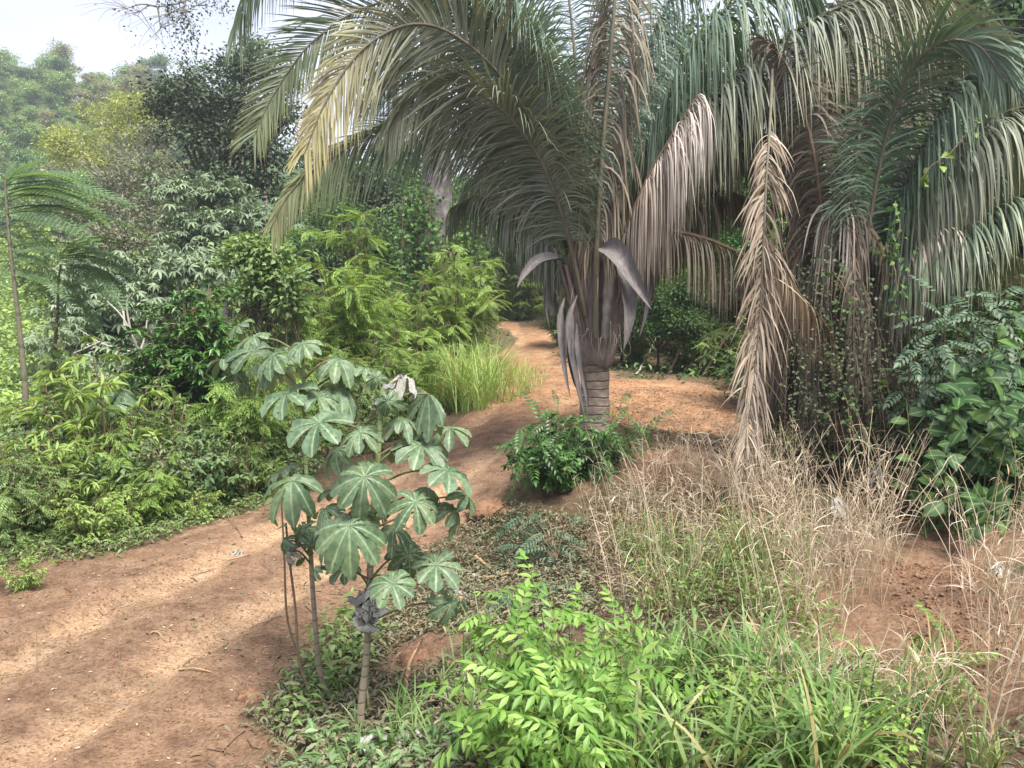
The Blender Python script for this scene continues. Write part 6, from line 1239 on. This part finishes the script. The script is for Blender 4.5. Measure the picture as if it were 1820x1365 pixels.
# felled leafy branches
FB = [unit_leaf(pinnate(9, (.22, .075), droop=.7, hi=True, first=.12), M_GREYPIN, 'compound_leaf')]
def felled(b, tips, label, seed, size=.42, per=8):
    st = [[b, b * .5 + P(*t_) * .5 + [0, 0, .12], P(*t_)] for t_ in tips]; leafy_thing('felled_branch', b, label, 'branch', st, FB, 'compound_leaf', size, per, seed, B_TWIG, rs=.007, first=.12, droop=.6, up=(0, -.4, .9), outward=.6)
b = onground(990, 1010); felled(b + [0, 0, .1], [(885, 935, 10.2), (930, 905, 10.4), (905, 975, 9.8), (960, 890, 10.4), (1010, 930, 10.0), (940, 960, 9.8), (900, 900, 10.6)], 'felled grey-green branch drooping on the slope left of the dry grass', 161)
b = onground(700, 1300); felled(b + [0, 0, .05], [(640, 1250, 6.9), (780, 1270, 6.6), (720, 1250, 6.8), (840, 1260, 6.5), (660, 1310, 6.5)], 'felled leafy branch lying at the foot of the taller sapling', 162, .3)
b = onground(520, 1250); felled(b + [0, 0, .05], [(500, 1185, 7.9), (540, 1180, 7.8), (490, 1220, 7.6), (570, 1200, 7.7)], 'wilted leafy branch lying below the thin stems', 163, .3)
b = onground(900, 1090); felled(b + [0, 0, .05], [(960, 1030, 8.6), (1020, 1040, 8.4), (850, 1050, 8.6)], 'wilted leafy branch above the bright shrub', 164, .35)
# earth clods turned up beside the sapling
for px, py, s, lab in [(740, 1165, .17, 'dark red clod of turned-up roots beside the crooked root'), (870, 915, .30, 'undercut lump of red earth at the edge of the road'), (800, 1250, .12, 'small root clod at the left of the bright shrub'), (825, 1185, .13, 'reddish clod half hidden by the bright shrub'), (445, 1245, .12, 'small red clod at the near road edge')]:
    w = onground(px, py); rg = np.random.default_rng(px); th = np.linspace(0, math.pi, 10); ph = np.linspace(0, 2 * math.pi, 17)[:-1]; V = []
    for a in th:
        for q in ph:
            r = s * (1 + .45 * fbm(np.array([math.cos(q) * math.sin(a) * 2 + px]), np.array([math.cos(a) * 2 + math.sin(q) * math.sin(a) * 2]), 4, px)[0] * 2); V.append(w + [r * math.sin(a) * math.cos(q) * 1.2, r * math.sin(a) * math.sin(q), r * math.cos(a) * .7])
    i, j = np.meshgrid(np.arange(9), np.arange(16), indexing='ij'); j2 = (j + 1) % 16; mb = MB(); mb.add(V, [np.stack([i * 16 + j, i * 16 + j2, (i + 1) * 16 + j2, (i + 1) * 16 + j], -1).reshape(-1, 4)])
    t = thing('earth_clod', w, lab, 'clod', 'clods of red earth'); part('earth', mb, B_CLOD, t); mb = MB()
    for k in range(26):
        d = nrmz(rg.normal(0, 1, 3) + [0, 0, .4]); tube(mb, [w + d * s * .8, w + d * s * 1.2 + rg.normal(0, .02, 3), w + d * s * 1.4 - [0, 0, .05]], .003, 3)
    part('rootlets', mb, B_TWIG, t, kind='stuff')
# dead white and grey leaves on the ground
for px, py, h, me, s, lab in [(560 + 110, 1345, .12, CW[0], .20, 'crumpled whitish leaf at the bottom edge, left of its neighbour'), (735, 1340, .12, CW[1], .22, 'crumpled whitish leaf at the bottom edge below the taller sapling'), (768, 1325, .1, CW[2], .1, 'small whitish leaf scrap left of the bright shrub'), (815, 1068, .08, CW[1], .09, 'white curled leaf scrap beside the orange-brown stick'), (845, 1035, .05, CW[0], .08, 'white leaf scrap above the bright shrub'),
                              (1455, 890, .5, CG[0], .16, 'grey curled dead leaf hanging at the foot of the right palm'), (1480, 930, .3, CG[1], .17, 'lower grey dead leaf at the foot of the right palm'), (1560, 830, .35, CG[2], .16, 'grey dead leaf between the right palm and the broad-leaved shrub'), (1572, 880, .3, CG[0], .14, 'grey dead leaf below the broad-leaved shrub'), (1775, 1025, .12, CW[2], .16, 'pale dead leaf on the earth at the right edge'), (425, 978, .05, CW[1], .08, 'scatter of whitish dry leaves on the road edge')]:
    w = onground(px, py) if py > 870 and h < .4 else P(px, py, 10.2 if px < 1700 else 8.4); rg = np.random.default_rng(px)
    if not (py > 870 and h < .4): h = 0
    o = bpy.data.objects.new('dead_leaf', me); C.objects.link(o); o.location = w + [0, 0, h]; o.rotation_euler = rg.uniform(-.5, .5, 3); o.rotation_euler[2] = rg.uniform(0, 6); o.scale = (s * 1.2,) * 3; o['label'] = lab; o['category'] = 'dead leaf'; o['group'] = 'curled dead leaves'

# ------------------------------------------------------------------ haze
HAZE = 0.0009
if HAZE > 0:
    zmin = float(GV[:, 2].min()) - 1.0; zt = 62.0; x0, x1, y0, y1 = -301, 301, -31, 401
    V = [(x, y, z) for z in (zmin, zt) for y in (y0, y1) for x in (x0, x1)]
    me = bpy.data.meshes.new('haze'); me.from_pydata(V, [], [(0, 2, 3, 1), (4, 5, 7, 6), (0, 1, 5, 4), (2, 6, 7, 3), (0, 4, 6, 2), (1, 3, 7, 5)])
    m, nt, N, L = newmat('haze_air'); v = N('ShaderNodeVolumePrincipled'); v.inputs['Color'].default_value = (.86, .91, 1, 1); v.inputs['Density'].default_value = HAZE; v.inputs['Anisotropy'].default_value = .3
    o = N('ShaderNodeOutputMaterial'); L(v.outputs[0], o.inputs['Volume']); me.materials.append(m)
    h = bpy.data.objects.new('haze', me); C.objects.link(h); h['kind'] = 'stuff'; h['label'] = 'pale haze softening the far hill'
